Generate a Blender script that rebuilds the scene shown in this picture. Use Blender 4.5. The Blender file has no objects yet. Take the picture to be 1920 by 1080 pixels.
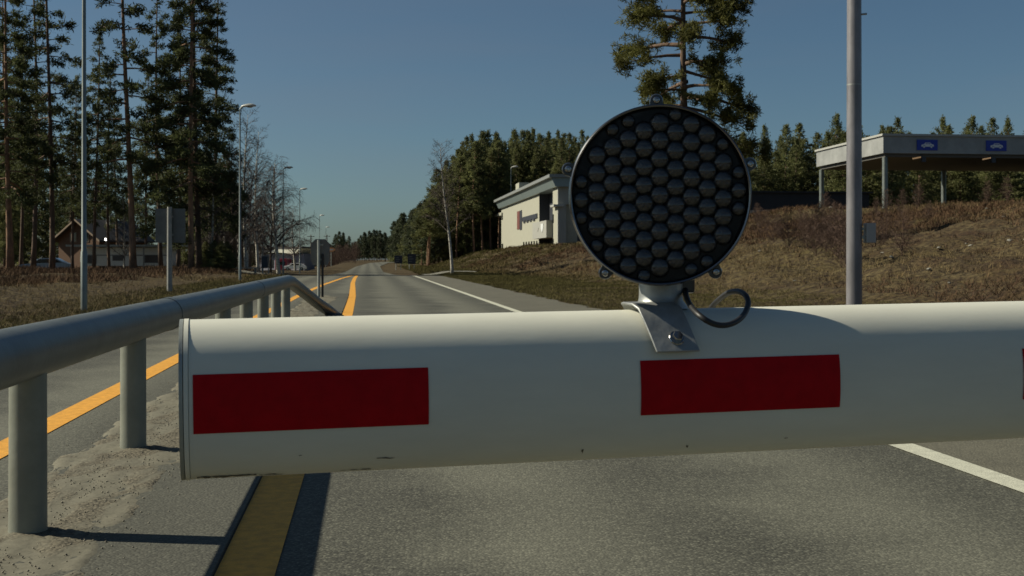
import bpy, bmesh, math, random
import numpy as np
from mathutils import Vector, Matrix

S = bpy.context.scene
COL = S.collection
R = math.radians

# ------------------------------------------------------------------ camera, sky, sun
F = 2331.0          # focal length in pixels of the 1920 wide photograph
HOR = 487.0         # horizon line in that photograph
cam_d = bpy.data.cameras.new("camera")
cam = bpy.data.objects.new("camera", cam_d)
COL.objects.link(cam)
cam.location = (0, 0, 1.0)
cam.rotation_euler = (R(90), 0, 0)
cam_d.sensor_width = 36.0
cam_d.lens = 36.0 * F / 1920.0
cam_d.shift_y = -(540 - HOR) / 1920.0
cam_d.clip_start = 0.05
cam_d.clip_end = 12000
cam_d.dof.use_dof = True
cam_d.dof.focus_distance = 3.2
cam_d.dof.aperture_fstop = 20.0
S.camera = cam

SUN = Vector((-0.794, 0.108, 0.590)).normalized()     # towards the sun
elev = math.asin(SUN.z)
w = bpy.data.worlds.new("World")
S.world = w
w.use_nodes = True
nt = w.node_tree
bg = nt.nodes["Background"]
sky = nt.nodes.new("ShaderNodeTexSky")
sky.sky_type = 'NISHITA'
sky.sun_disc = False
sky.sun_elevation = elev
sky.sun_rotation = math.atan2(SUN.x, SUN.y)
sky.altitude = 200
sky.air_density = 0.8
sky.dust_density = 1.0
sky.ozone_density = 1.0
hsv = nt.nodes.new("ShaderNodeHueSaturation")
hsv.inputs["Saturation"].default_value = 0.98
tint = nt.nodes.new("ShaderNodeMix")
tint.data_type = 'RGBA'
tint.blend_type = 'MULTIPLY'
tint.inputs[0].default_value = 1.0
tint.inputs[7].default_value = (0.635, 0.81, 0.86, 1)
nt.links.new(sky.outputs[0], hsv.inputs["Color"])
nt.links.new(hsv.outputs[0], tint.inputs[6])
# faint cirrus streaks, high up
tc = nt.nodes.new("ShaderNodeTexCoord")
mp = nt.nodes.new("ShaderNodeMapping")
mp.inputs["Scale"].default_value = (1.2, 3.0, 9.0)
mp.inputs["Rotation"].default_value = (0.2, 0.25, 0.3)
cn = nt.nodes.new("ShaderNodeTexNoise")
cn.inputs["Scale"].default_value = 1.3
cn.inputs["Detail"].default_value = 6
cr = nt.nodes.new("ShaderNodeMapRange")
cr.inputs[1].default_value = 0.52
cr.inputs[2].default_value = 0.82
cr.inputs[3].default_value = 0.0
cr.inputs[4].default_value = 0.22
cm = nt.nodes.new("ShaderNodeMix")
cm.data_type = 'RGBA'
cm.inputs[7].default_value = (3.2, 3.1, 3.5, 1)
nt.links.new(tc.outputs["Generated"], mp.inputs[0])
nt.links.new(mp.outputs[0], cn.inputs["Vector"])
nt.links.new(cn.outputs[0], cr.inputs[0])
nt.links.new(cr.outputs[0], cm.inputs[0])
nt.links.new(tint.outputs[2], cm.inputs[6])
nt.links.new(cm.outputs[2], bg.inputs[0])
bg.inputs[1].default_value = 0.05

sl = bpy.data.lights.new("sun", 'SUN')
sl.energy = 4.9
sl.angle = R(0.5)
sl.color = (1.0, 0.93, 0.75)
so = bpy.data.objects.new("sun", sl)
COL.objects.link(so)
so.rotation_euler = SUN.to_track_quat('Z', 'Y').to_euler()
so.location = (-30, 5, 30)

S.view_settings.view_transform = 'Standard'
S.view_settings.look = 'None'
S.view_settings.gamma = 1
S.view_settings.exposure = 0.30

# ------------------------------------------------------------------ helpers
ROADK = 0.1158                                     # the road runs off to the left: X = -K*Y + o
ROT = math.atan(ROADK)


def sstep(a, b, x):
    t = np.clip((np.asarray(x, float) - a) / (b - a), 0, 1)
    return t * t * (3 - 2 * t)


def z0(Y):
    return np.interp(Y, [-80, 76, 84, 100, 115, 130, 300, 420, 700, 9000],
                     [0, 0, -.06, -.33, -.36, -.283, .23, .5, .8, .8])


_rn = np.random.RandomState(5)
_WV = [(_rn.uniform(0, 6.28), sc * _rn.uniform(.7, 1.3), _rn.uniform(0, 6.28)) for sc in
       (.06, .09, .15, .25, .4, .6, .9, 1.4, 2.1) for _ in range(3)]


def rough(X, Y):
    s = 0
    for a, k, p in _WV:
        s = s + np.sin((X * math.cos(a) + Y * math.sin(a)) * k * 2 + p) / (1 + 4 * k)
    return s * .16


def terrain(o, Y):
    o = np.asarray(o, float)
    Y = np.asarray(Y, float)
    base = z0(Y)
    X = -ROADK * Y + o
    hp = np.interp(Y, [-80, 105, 135, 190, 230, 300], [4.95, 4.95, 2.5, 2.25, .8, .3])
    o2 = np.interp(Y, [0, 74, 84, 94, 110, 135, 190, 240], [52, 50, 44, 37, 34, 19, 19, 22])
    o1 = 9.6
    t = np.clip((o - o1) / (o2 - o1), 0, 1)
    rise = hp * (0.6 * t + 0.4 * (1 - (1 - t) ** 2))
    kR = sstep(5.0, 7.0, o)
    zR = base * (1 - kR * .85) + rise
    kL = sstep(6.0, 10.5, -o)
    up = np.interp(Y, [0, 60, 85, 110], [.3, .3, .12, -.2])
    up = up + 0 * o
    low = -1.5 * sstep(115, 215, Y) * sstep(5, 13, -o) * (1 - sstep(24, 40, -o))
    zL = base * (1 - kL) + kL * up + low
    z = np.where(o > 0, zR, zL)
    amp = np.where(o > 0, sstep(5.0, 12, o) * .25 + sstep(9, 16, o) * .2, sstep(6, 10, -o) * .4)
    amp = amp * np.where((o > 36) & (Y > 75), .25, 1)
    hum = (np.sin(X * 1.9 + 2 * np.sin(Y * .7)) * np.sin(Y * 1.3 + X * .6) + .6 * np.sin(X * 3.1 - Y * 2.2 + 1) * np.sin(Y * 2.7 + .4 * X)) * .17
    z = z + hum * sstep(9.4, 13, o) * (1 - sstep(46, 60, o)) * np.where((o > 36) & (Y > 80), .3, 1)
    return z + rough(X, Y) * amp


def P(o, Y, z=0.0):
    return Vector((-ROADK * Y + o, Y, z))


def PX(x, Y):
    """world X of photo column x at depth Y"""
    return (x - 960) / F * Y


def PZ(y, Y):
    return 1.0 - (y - HOR) / F * Y


def gz(X, Y):
    return float(terrain(X + ROADK * Y, Y))


class MB:
    def __init__(s):
        s.v = []
        s.f = []

    def quad(s, a, b, c, d):
        n = len(s.v)
        s.v += [a, b, c, d]
        s.f.append((n, n + 1, n + 2, n + 3))

    def box(s, x0, x1, y0, y1, z0_, z1):
        n = len(s.v)
        s.v += [(x0, y0, z0_), (x1, y0, z0_), (x1, y1, z0_), (x0, y1, z0_),
                (x0, y0, z1), (x1, y0, z1), (x1, y1, z1), (x0, y1, z1)]
        s.f += [(n, n + 3, n + 2, n + 1), (n + 4, n + 5, n + 6, n + 7), (n, n + 1, n + 5, n + 4),
                (n + 1, n + 2, n + 6, n + 5), (n + 2, n + 3, n + 7, n + 6), (n + 3, n, n + 4, n + 7)]

    def prism(s, pts, axis, a0, a1):
        """polygon pts (2D) extruded along axis 'x','y' or 'z'"""
        n = len(s.v)
        k = len(pts)
        for a in (a0, a1):
            for p in pts:
                s.v.append((a, p[0], p[1]) if axis == 'x' else (p[0], a, p[1]) if axis == 'y' else (p[0], p[1], a))
        s.f.append(tuple(range(n, n + k)))
        s.f.append(tuple(range(n + 2 * k - 1, n + k - 1, -1)))
        for i in range(k):
            j = (i + 1) % k
            s.f.append((n + i, n + k + i, n + k + j, n + j))

    def tube(s, pts, rad, seg=8, caps=True):
        pts = [Vector(p) for p in pts]
        if not hasattr(rad, '__len__'):
            rad = [rad] * len(pts)
        n0 = len(s.v)
        prev = None
        for i, p in enumerate(pts):
            d = (pts[min(i + 1, len(pts) - 1)] - pts[max(i - 1, 0)]).normalized()
            if prev is None:
                u = d.orthogonal().normalized()
            else:
                u = (prev - d * prev.dot(d)).normalized()
            prev = u
            v = d.cross(u)
            for k in range(seg):
                a = 2 * math.pi * k / seg
                s.v.append(tuple(p + (u * math.cos(a) + v * math.sin(a)) * rad[i]))
        for i in range(len(pts) - 1):
            for k in range(seg):
                a = n0 + i * seg + k
                b = n0 + i * seg + (k + 1) % seg
                s.f.append((a, b, b + seg, a + seg))
        if caps:
            s.f.append(tuple(range(n0 + seg - 1, n0 - 1, -1)))
            e = n0 + (len(pts) - 1) * seg
            s.f.append(tuple(range(e, e + seg)))

    def lathe(s, prof, seg=24, M=None, caps=True):
        """prof: (r, h) revolved round local z, transformed by M"""
        n0 = len(s.v)
        M = M or Matrix()
        for r, h in prof:
            for k in range(seg):
                a = 2 * math.pi * k / seg
                s.v.append(tuple(M @ Vector((r * math.cos(a), r * math.sin(a), h))))
        for i in range(len(prof) - 1):
            for k in range(seg):
                a = n0 + i * seg + k
                b = n0 + i * seg + (k + 1) % seg
                s.f.append((a, b, b + seg, a + seg))
        if caps and prof[0][0] > 1e-6:
            s.f.append(tuple(range(n0 + seg - 1, n0 - 1, -1)))
        if caps and prof[-1][0] > 1e-6:
            e = n0 + (len(prof) - 1) * seg
            s.f.append(tuple(range(e, e + seg)))

    def build(s, name, mat, parent=None, smooth=False, world=False, bevel=0.0):
        me = bpy.data.meshes.new(name)
        off = parent.location if (parent is not None and world) else None
        vv = [tuple(Vector(p) - off) for p in s.v] if off is not None else [tuple(p) for p in s.v]
        me.from_pydata(vv, [], s.f)
        me.validate()
        bm = bmesh.new()
        bm.from_mesh(me)
        bmesh.ops.remove_doubles(bm, verts=bm.verts, dist=1e-6)
        bmesh.ops.recalc_face_normals(bm, faces=bm.faces)
        bm.to_mesh(me)
        bm.free()
        return link(name, me, mat, parent, smooth, bevel)


def link(name, me, mat, parent=None, smooth=False, bevel=0.0):
    for m in (mat if isinstance(mat, (list, tuple)) else [mat]):
        if m.name not in [x.name for x in me.materials]:
            me.materials.append(m)
    if smooth:
        me.polygons.foreach_set("use_smooth", [True] * len(me.polygons))
        try:
            me.set_sharp_from_angle(angle=R(38))
        except Exception:
            pass
    o = bpy.data.objects.new(name, me)
    COL.objects.link(o)
    if parent is not None:
        o.parent = parent
    if bevel:
        b = o.modifiers.new("bevel", 'BEVEL')
        b.width = bevel
        b.segments = 2
        b.limit_method = 'ANGLE'
        b.angle_limit = R(40)
    return o


def np_mesh(name, V, Q):
    me = bpy.data.meshes.new(name)
    V = np.asarray(V, np.float32)
    Q = np.asarray(Q, np.int32)
    k = Q.shape[1]
    me.vertices.add(len(V))
    me.vertices.foreach_set("co", V.ravel())
    me.loops.add(Q.size)
    me.loops.foreach_set("vertex_index", Q.ravel())
    me.polygons.add(len(Q))
    me.polygons.foreach_set("loop_start", np.arange(0, Q.size, k, dtype=np.int32))
    me.update(calc_edges=True)
    return me


def tag(o, label=None, cat=None, group=None, kind=None):
    if label:
        o["label"] = label
    if cat:
        o["category"] = cat
    if group:
        o["group"] = group
    if kind:
        o["kind"] = kind
    return o


def thing(name, label, cat, loc=(0, 0, 0), rz=0.0, group=None):
    o = bpy.data.objects.new(name, None)
    COL.objects.link(o)
    o.empty_display_size = .2
    o.location = loc
    o.rotation_euler = (0, 0, rz)
    return tag(o, label, cat, group)


def copy_thing(root, loc, rz=None, label=None, group=None, scale=None):
    r = root.copy()
    COL.objects.link(r)
    r.location = loc
    if rz is not None:
        r.rotation_euler = (0, 0, rz)
    if scale is not None:
        r.scale = scale
    if label:
        r["label"] = label
    if group:
        r["group"] = group
    for ch in list(root.children):
        c = ch.copy()
        COL.objects.link(c)
        c.parent = r
        for g in list(ch.children):
            d = g.copy()
            COL.objects.link(d)
            d.parent = c
    return r


# ------------------------------------------------------------------ materials
def mat(name, col, rough=.6, metal=0.0, var=0.0, scale=4.0, bump=0.0, bscale=None, col2=None, coat=0.0,
        emit=None, spec=None, detail=6, stretch=None):
    m = bpy.data.materials.new(name)
    m.use_nodes = True
    n = m.node_tree
    b = n.nodes["Principled BSDF"]
    b.inputs["Base Color"].default_value = (*col, 1)
    b.inputs["Roughness"].default_value = rough
    b.inputs["Metallic"].default_value = metal
    if coat:
        b.inputs["Coat Weight"].default_value = coat
        b.inputs["Coat Roughness"].default_value = .05
    if spec is not None:
        b.inputs["Specular IOR Level"].default_value = spec
    if emit:
        b.inputs["Emission Color"].default_value = (*emit[0], 1)
        b.inputs["Emission Strength"].default_value = emit[1]
    if var or col2 or bump:
        tc = n.nodes.new("ShaderNodeTexCoord")
        vec = tc.outputs["Object"]
        if stretch:
            mp = n.nodes.new("ShaderNodeMapping")
            mp.inputs["Scale"].default_value = stretch
            n.links.new(vec, mp.inputs[0])
            vec = mp.outputs[0]
    if var or col2:
        t = n.nodes.new("ShaderNodeTexNoise")
        t.inputs["Scale"].default_value = scale
        t.inputs["Detail"].default_value = detail
        t.inputs["Roughness"].default_value = .65
        n.links.new(vec, t.inputs["Vector"])
        rp = n.nodes.new("ShaderNodeValToRGB")
        c2 = col2 or tuple(c * (1 - var) for c in col)
        c1 = col if col2 else tuple(min(1, c * (1 + var)) for c in col)
        rp.color_ramp.elements[0].color = (*c2, 1)
        rp.color_ramp.elements[1].color = (*c1, 1)
        rp.color_ramp.elements[0].position = .36
        rp.color_ramp.elements[1].position = .64
        n.links.new(t.outputs[0], rp.inputs[0])
        n.links.new(rp.outputs[0], b.inputs["Base Color"])
    if bump:
        t2 = n.nodes.new("ShaderNodeTexNoise")
        t2.inputs["Scale"].default_value = bscale or scale * 5
        t2.inputs["Detail"].default_value = 5
        n.links.new(vec, t2.inputs["Vector"])
        bp = n.nodes.new("ShaderNodeBump")
        bp.inputs["Strength"].default_value = bump
        bp.inputs["Distance"].default_value = .02
        n.links.new(t2.outputs[0], bp.inputs["Height"])
        n.links.new(bp.outputs[0], b.inputs["Normal"])
    return m


def math_node(n, op, a, b=None, c=None):
    m = n.nodes.new("ShaderNodeMath")
    m.operation = op
    for i, x in enumerate((a, b, c)):
        if x is None:
            continue
        if isinstance(x, (int, float)):
            m.inputs[i].default_value = x
        else:
            n.links.new(x, m.inputs[i])
    return m.outputs[0]


def asphalt(name, dark, light, speck=.5, tracks=True, chip=95.0, patch=.25):
    m = bpy.data.materials.new(name)
    m.use_nodes = True
    n = m.node_tree
    b = n.nodes["Principled BSDF"]
    tc = n.nodes.new("ShaderNodeTexCoord")
    vec = tc.outputs["Object"]
    vo = n.nodes.new("ShaderNodeTexVoronoi")
    vo.inputs["Scale"].default_value = chip
    n.links.new(vec, vo.inputs["Vector"])
    sep = n.nodes.new("ShaderNodeSeparateColor")
    n.links.new(vo.outputs["Color"], sep.inputs[0])
    # chips: one random grey per stone, a few bright ones
    chipv = math_node(n, 'POWER', sep.outputs[0], 2.6)
    core = n.nodes.new("ShaderNodeMapRange")
    core.inputs[1].default_value = .2
    core.inputs[2].default_value = .7
    core.inputs[3].default_value = 1.0
    core.inputs[4].default_value = 0.25
    n.links.new(vo.outputs["Distance"], core.inputs[0])
    chipv = math_node(n, 'MULTIPLY', chipv, core.outputs[0])
    no = n.nodes.new("ShaderNodeTexNoise")
    no.inputs["Scale"].default_value = 1.1
    no.inputs["Detail"].default_value = 7
    n.links.new(vec, no.inputs["Vector"])
    no2 = n.nodes.new("ShaderNodeTexNoise")
    no2.inputs["Scale"].default_value = 28
    no2.inputs["Detail"].default_value = 4
    n.links.new(vec, no2.inputs["Vector"])
    f = math_node(n, 'MULTIPLY', chipv, speck)
    f = math_node(n, 'ADD', f, math_node(n, 'MULTIPLY', math_node(n, 'SUBTRACT', no.outputs[0], .5), patch * 2.2))
    f = math_node(n, 'ADD', f, math_node(n, 'MULTIPLY', math_node(n, 'SUBTRACT', no2.outputs[0], .5), patch * 1.5))
    f = math_node(n, 'ADD', f, .36)
    if tracks:
        sx = n.nodes.new("ShaderNodeSeparateXYZ")
        n.links.new(vec, sx.inputs[0])
        o = math_node(n, 'ADD', sx.outputs[0], math_node(n, 'MULTIPLY', sx.outputs[1], ROADK))
        wob = math_node(n, 'MULTIPLY', math_node(n, 'SUBTRACT', no.outputs[0], .5), .7)
        o = math_node(n, 'ADD', o, wob)
        # wheel tracks 1.3 m apart in the lane: polished dark bands
        ph = math_node(n, 'MULTIPLY', math_node(n, 'ADD', o, -1.3), 2 * math.pi / 1.35)
        tr = math_node(n, 'MULTIPLY', math_node(n, 'COSINE', ph), -.15)
        f = math_node(n, 'ADD', f, tr)
    rp = n.nodes.new("ShaderNodeValToRGB")
    rp.color_ramp.elements[0].color = (*dark, 1)
    rp.color_ramp.elements[1].color = (*light, 1)
    n.links.new(f, rp.inputs[0])
    n.links.new(rp.outputs[0], b.inputs["Base Color"])
    b.inputs["Roughness"].default_value = .82
    b.inputs["Specular IOR Level"].default_value = .35
    bp = n.nodes.new("ShaderNodeBump")
    bp.inputs["Strength"].default_value = .55
    bp.inputs["Distance"].default_value = .004
    n.links.new(math_node(n, 'SUBTRACT', 1.0, vo.outputs["Distance"]), bp.inputs["Height"])
    n.links.new(bp.outputs[0], b.inputs["Normal"])
    return m


def ground_mat(name, cols, scales=(.16, .8, 4.5), bump=1.0, fine=7.0):
    """three layers of noise mixing four real surface colours"""
    m = bpy.data.materials.new(name)
    m.use_nodes = True
    n = m.node_tree
    b = n.nodes["Principled BSDF"]
    tc = n.nodes.new("ShaderNodeTexCoord")
    cur = None
    prev = None
    for i, sc in enumerate(scales):
        t = n.nodes.new("ShaderNodeTexNoise")
        t.inputs["Scale"].default_value = sc
        t.inputs["Detail"].default_value = 7
        t.inputs["Roughness"].default_value = .6
        t.inputs["Distortion"].default_value = .4
        n.links.new(tc.outputs["Object"], t.inputs["Vector"])
        rp = n.nodes.new("ShaderNodeMapRange")
        rp.inputs[1].default_value = .42
        rp.inputs[2].default_value = .62
        n.links.new(t.outputs[0], rp.inputs[0])
        mx = n.nodes.new("ShaderNodeMix")
        mx.data_type = 'RGBA'
        n.links.new(rp.outputs[0], mx.inputs[0])
        if cur is None:
            mx.inputs[6].default_value = (*cols[0], 1)
        else:
            n.links.new(cur, mx.inputs[6])
        mx.inputs[7].default_value = (*cols[i + 1], 1)
        cur = mx.outputs[2]
    n.links.new(cur, b.inputs["Base Color"])
    b.inputs["Roughness"].default_value = .95
    b.inputs["Specular IOR Level"].default_value = .1
    t2 = n.nodes.new("ShaderNodeTexNoise")
    t2.inputs["Scale"].default_value = fine
    t2.inputs["Detail"].default_value = 6
    n.links.new(tc.outputs["Object"], t2.inputs["Vector"])
    bp = n.nodes.new("ShaderNodeBump")
    bp.inputs["Strength"].default_value = bump
    bp.inputs["Distance"].default_value = .12
    n.links.new(t2.outputs[0], bp.inputs["Height"])
    n.links.new(bp.outputs[0], b.inputs["Normal"])
    return m


def leaf_mat(name, col, var=.5, scale=.8):
    m = mat(name, col, rough=.75, var=var, scale=scale, spec=.25, detail=3)
    n = m.node_tree
    b = n.nodes["Principled BSDF"]
    # a little light passes through the needles
    tr = n.nodes.new("ShaderNodeBsdfTranslucent")
    mx = n.nodes.new("ShaderNodeMixShader")
    mx.inputs[0].default_value = .38
    out = n.nodes["Material Output"]
    src = b.inputs["Base Color"].links[0].from_socket
    n.links.new(src, tr.inputs[0])
    n.links.new(b.outputs[0], mx.inputs[1])
    n.links.new(tr.outputs[0], mx.inputs[2])
    n.links.new(mx.outputs[0], out.inputs[0])
    return m


M = dict(
    road=asphalt('road_asphalt', (.017, .017, .0135), (.168, .167, .128), speck=.8),
    shoulder=asphalt('shoulder_asphalt', (.042, .04, .030), (.175, .166, .122), speck=.6, tracks=False),
    median=asphalt('median_asphalt', (.022, .022, .018), (.125, .125, .097), speck=.65, tracks=False, patch=.18),
    gravel=None,
    grey_gravel=mat('pale_gravel', (.15, .143, .11), .95, var=.3, scale=2, bump=.4),
    yellow=mat('yellow_paint', (.62, .29, .025), .75, var=.16, scale=18, bump=.25, bscale=120),
    whiteline=mat('white_road_paint', (.46, .46, .37), .75, var=.12, scale=16, bump=.25, bscale=120),
    galv=mat('galvanised_steel', (.34, .36, .33), .5, metal=.55, var=.18, scale=7, bump=.05, bscale=60),
    rail=mat('painted_rail_steel', (.135, .15, .145), .42, metal=.2, var=.14, scale=5, bump=.05, bscale=40),
    railpost=mat('painted_post_steel', (.22, .23, .19), .5, metal=.2, var=.12, scale=6, bump=.05, bscale=40),
    boom=mat('white_boom_paint', (.65, .65, .56), .45, var=.06, scale=1.6, spec=.3, bump=.03, bscale=6, stretch=(1, 1, 4)),
    red=mat('red_reflective_film', (.36, .0015, .006), .6, var=.10, scale=40, spec=.12),
    dirt=mat('road_dirt', (.10, .085, .06), .9, var=.3, scale=40),
    cast=mat('cast_aluminium', (.30, .31, .30), .42, metal=.45, var=.12, scale=30, bump=.06, bscale=60),
    chrome=mat('polished_steel', (.34, .34, .34), .2, metal=1.0),
    darkrim=mat('dark_lamp_housing', (.018, .018, .02), .3, coat=.4),
    lens=mat('smoked_lens', (.012, .0125, .013), .15, coat=1.0, var=.6, scale=70, bump=.4, bscale=320),
    lensback=mat('black_reflector', (.004, .004, .005), .35),
    rubber=mat('black_rubber', (.012, .012, .013), .5),
    pole=mat('lamp_pole_steel', (.19, .21, .195), .45, metal=.6, var=.15, scale=3),
    purplepole=mat('galvanised_pole', (.2, .19, .2), .38, metal=.25, var=.25, scale=5, bump=.05, stretch=(1, 1, .3)),
    lamphead=mat('lamp_head_cover', (.42, .42, .38), .4),
    lampdark=mat('lamp_glass_grey', (.2, .2, .2), .3),
    boxgrey=mat('grey_cabinet', (.3, .3, .3), .5),
    signback=mat('sign_back_aluminium', (.145, .15, .142), .55, metal=.3, var=.15, scale=3),
    woodpost=mat('grey_sign_post', (.27, .27, .25), .6, metal=.3, var=.15, scale=6),
    bluesign=mat('blue_sign_face', (.008, .032, .30), .45),
    signwhite=mat('white_sign_symbol', (.62, .64, .64), .5),
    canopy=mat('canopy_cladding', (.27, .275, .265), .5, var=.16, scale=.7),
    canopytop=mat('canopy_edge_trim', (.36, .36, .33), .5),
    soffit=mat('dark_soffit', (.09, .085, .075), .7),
    amber=mat('amber_lamp', (.6, .36, .16), .4, emit=((1, .6, .3), .16)),  # emission imitates sunlight on the tan strips
    bwall=mat('white_render', (.33, .325, .26), .8, var=.05, scale=1.5),
    bwallgrey=mat('grey_render', (.3, .3, .27), .8, var=.05, scale=1.5),
    fascia=mat('blue_grey_metal_panel', (.22, .27, .27), .45, metal=.3, var=.05, scale=1),
    roof=mat('grey_roof_edge', (.22, .23, .22), .5, metal=.2),
    glass=mat('dark_window_glass', (.012, .014, .017), .08, spec=.6),
    darkplate=mat('dark_sign_plate', (.03, .033, .042), .5),
    redplate=mat('red_banner', (.14, .045, .035), .6),
    navywall=mat('dark_navy_wall', (.016, .018, .023), .7, var=.2, scale=1),
    concrete=mat('concrete', (.33, .33, .31), .8, var=.1, scale=3),
    needles_dark=leaf_mat('dark_needles', (.066, .076, .03)),
    needles_pine=leaf_mat('pine_needles', (.098, .098, .026), var=.5, scale=.6),
    needles_mid=leaf_mat('forest_needles', (.118, .125, .048), var=.5, scale=.35),
    needles_far=leaf_mat('far_needles', (.055, .066, .034), var=.4, scale=.2),
    bark=mat('pine_bark', (.15, .09, .055), .9, col2=(.07, .048, .036), scale=5, bump=.6, bscale=25, stretch=(1, 1, .35)),
    barkred=mat('orange_pine_bark', (.32, .18, .10), .9, col2=(.13, .075, .048), scale=3, bump=.5, bscale=25, stretch=(1, 1, .4)),
    birchbark=mat('birch_bark', (.58, .56, .48), .8, col2=(.16, .14, .12), scale=5, stretch=(1, 1, 2.2)),
    twigs=mat('bare_twigs', (.085, .065, .055), .9, var=.3, scale=1.0),
    twigred=mat('reddish_twigs', (.085, .05, .035), .9, var=.35, scale=1.0),
    orangewood=mat('orange_brown_timber', (.125, .062, .03), .75, var=.2, scale=3, stretch=(1, 1, 6)),
    woodtrim=mat('pale_timber_trim', (.3, .22, .15), .7),
    rooftile=mat('dark_roof_tiles', (.06, .055, .05), .8, var=.2, scale=6),
    caravan=mat('caravan_skin', (.68, .68, .62), .5, var=.05, scale=2),
    caravanstripe=mat('caravan_belt', (.2, .2, .19), .5),
    curtain=mat('curtained_glass', (.07, .055, .05), .25),
    carpaint=mat('silver_blue_paint', (.28, .33, .37), .3, metal=.3, coat=.5),
    carwhite=mat('white_car_paint', (.7, .7, .68), .3, coat=.5),
    vanred=mat('red_van_paint', (.24, .012, .035), .4, coat=.3),
    tyre=mat('tyre_rubber', (.015, .015, .015), .8),
    whitefascia=mat('white_fascia', (.7, .7, .58), .5),
    stationwall=mat('grey_shop_wall', (.16, .16, .19), .7, var=.1, scale=1),
    orangesign=mat('orange_sign_face', (.75, .33, .12), .5),
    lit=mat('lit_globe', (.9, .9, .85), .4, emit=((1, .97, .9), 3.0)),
    stone=mat('field_stone', (.21, .2, .17), .9, var=.3, scale=6),
    hill=mat('far_forest', (.03, .045, .05), .95, var=.25, scale=.01),
    gritm=mat('sandy_grit', (.17, .155, .12), .9, var=.4, scale=90),
    farblue=mat('navy_sign_face', (.022, .028, .045), .6),
    rimsteel=mat('dark_steel_rim', (.16, .16, .165), .22, metal=1.0),
    picnic=mat('weathered_board', (.22, .2, .16), .8),
)
def gravel_mat():
    m = bpy.data.materials.new('sandy_gravel')
    m.use_nodes = True
    n = m.node_tree
    b = n.nodes["Principled BSDF"]
    tc = n.nodes.new("ShaderNodeTexCoord")
    mp = n.nodes.new("ShaderNodeMapping")
    mp.inputs["Scale"].default_value = (1.0, .38, 1)
    mp.inputs["Rotation"].default_value = (0, 0, -ROT)
    n.links.new(tc.outputs["Object"], mp.inputs[0])
    pn = n.nodes.new("ShaderNodeTexNoise")
    pn.inputs["Scale"].default_value = 5.5
    pn.inputs["Detail"].default_value = 5
    pn.inputs["Distortion"].default_value = .5
    n.links.new(mp.outputs[0], pn.inputs["Vector"])
    pm = n.nodes.new("ShaderNodeMapRange")
    pm.inputs[1].default_value = .47
    pm.inputs[2].default_value = .56
    n.links.new(pn.outputs[0], pm.inputs[0])
    vo = n.nodes.new("ShaderNodeTexVoronoi")
    vo.inputs["Scale"].default_value = 70
    n.links.new(tc.outputs["Object"], vo.inputs["Vector"])
    sp = n.nodes.new("ShaderNodeSeparateColor")
    n.links.new(vo.outputs["Color"], sp.inputs[0])
    fn = n.nodes.new("ShaderNodeTexNoise")
    fn.inputs["Scale"].default_value = 30
    fn.inputs["Detail"].default_value = 6
    n.links.new(tc.outputs["Object"], fn.inputs["Vector"])
    g1 = n.nodes.new("ShaderNodeValToRGB")
    g1.color_ramp.elements[0].color = (.038, .035, .026, 1)
    g1.color_ramp.elements[1].color = (.20, .178, .13, 1)
    gv = math_node(n, 'ADD', math_node(n, 'MULTIPLY', sp.outputs[0], .55), math_node(n, 'MULTIPLY', fn.outputs[0], .45))
    n.links.new(gv, g1.inputs[0])
    g2 = n.nodes.new("ShaderNodeValToRGB")
    g2.color_ramp.elements[0].color = (.10, .095, .072, 1)
    g2.color_ramp.elements[1].color = (.19, .178, .135, 1)
    n.links.new(fn.outputs[0], g2.inputs[0])
    mx = n.nodes.new("ShaderNodeMix")
    mx.data_type = 'RGBA'
    n.links.new(pm.outputs[0], mx.inputs[0])
    n.links.new(g2.outputs[0], mx.inputs[6])
    n.links.new(g1.outputs[0], mx.inputs[7])
    n.links.new(mx.outputs[2], b.inputs["Base Color"])
    b.inputs["Roughness"].default_value = .92
    b.inputs["Specular IOR Level"].default_value = .2
    hh = math_node(n, 'MULTIPLY', math_node(n, 'SUBTRACT', 1.0, vo.outputs["Distance"]), math_node(n, 'ADD', math_node(n, 'MULTIPLY', pm.outputs[0], .9), .1))
    hh = math_node(n, 'ADD', hh, math_node(n, 'MULTIPLY', fn.outputs[0], .8))
    bp = n.nodes.new("ShaderNodeBump")
    bp.inputs["Strength"].default_value = .7
    bp.inputs["Distance"].default_value = .006
    n.links.new(hh, bp.inputs["Height"])
    n.links.new(bp.outputs[0], b.inputs["Normal"])
    return m


M['gravel'] = gravel_mat()
# ------------------------------------------------------------------ the ground and the road
def axis(pairs):
    out = []
    for a, b, st in pairs:
        out += list(np.arange(a, b, st))
    out.append(pairs[-1][1])
    return np.array(out)


oo = axis([(-2600, -400, 200), (-400, -80, 20), (-80, -40, 4), (-40, -16, 1.0), (-16, -5.6, .4), (-5.6, 4.6, 1.02),
           (4.6, 14, .35), (14, 46, .6), (46, 90, 4), (90, 400, 31), (400, 2600, 200)])
yy = axis([(-40, 10, 2.5), (10, 60, .6), (60, 130, 1.0), (130, 260, 4), (260, 480, 10), (480, 1200, 60), (1200, 4200, 300)])
OO, YY = np.meshgrid(oo, yy)
ZZ = terrain(OO, YY)
inroad = (OO > -5.7) & (OO < 4.7)
ZZ = np.where(inroad & (YY < 84), z0(YY) - .06, ZZ)
cx_pts = ([84, 100, 130, 200, 300, 360, 400, 430], [-.35, -.5, -.4, 0, 2.6, 7, 14, 24])
hw_pts = ([84, 100, 130, 200, 300, 360, 430], [4.95, 3.6, 2.0, 1.9, 2.2, 2.6, 3.2])
oc = np.interp(YY, *cx_pts)
hw = np.interp(YY, *hw_pts)
k = 1 - sstep(hw + .4, hw + 4, np.abs(OO - oc))
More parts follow.
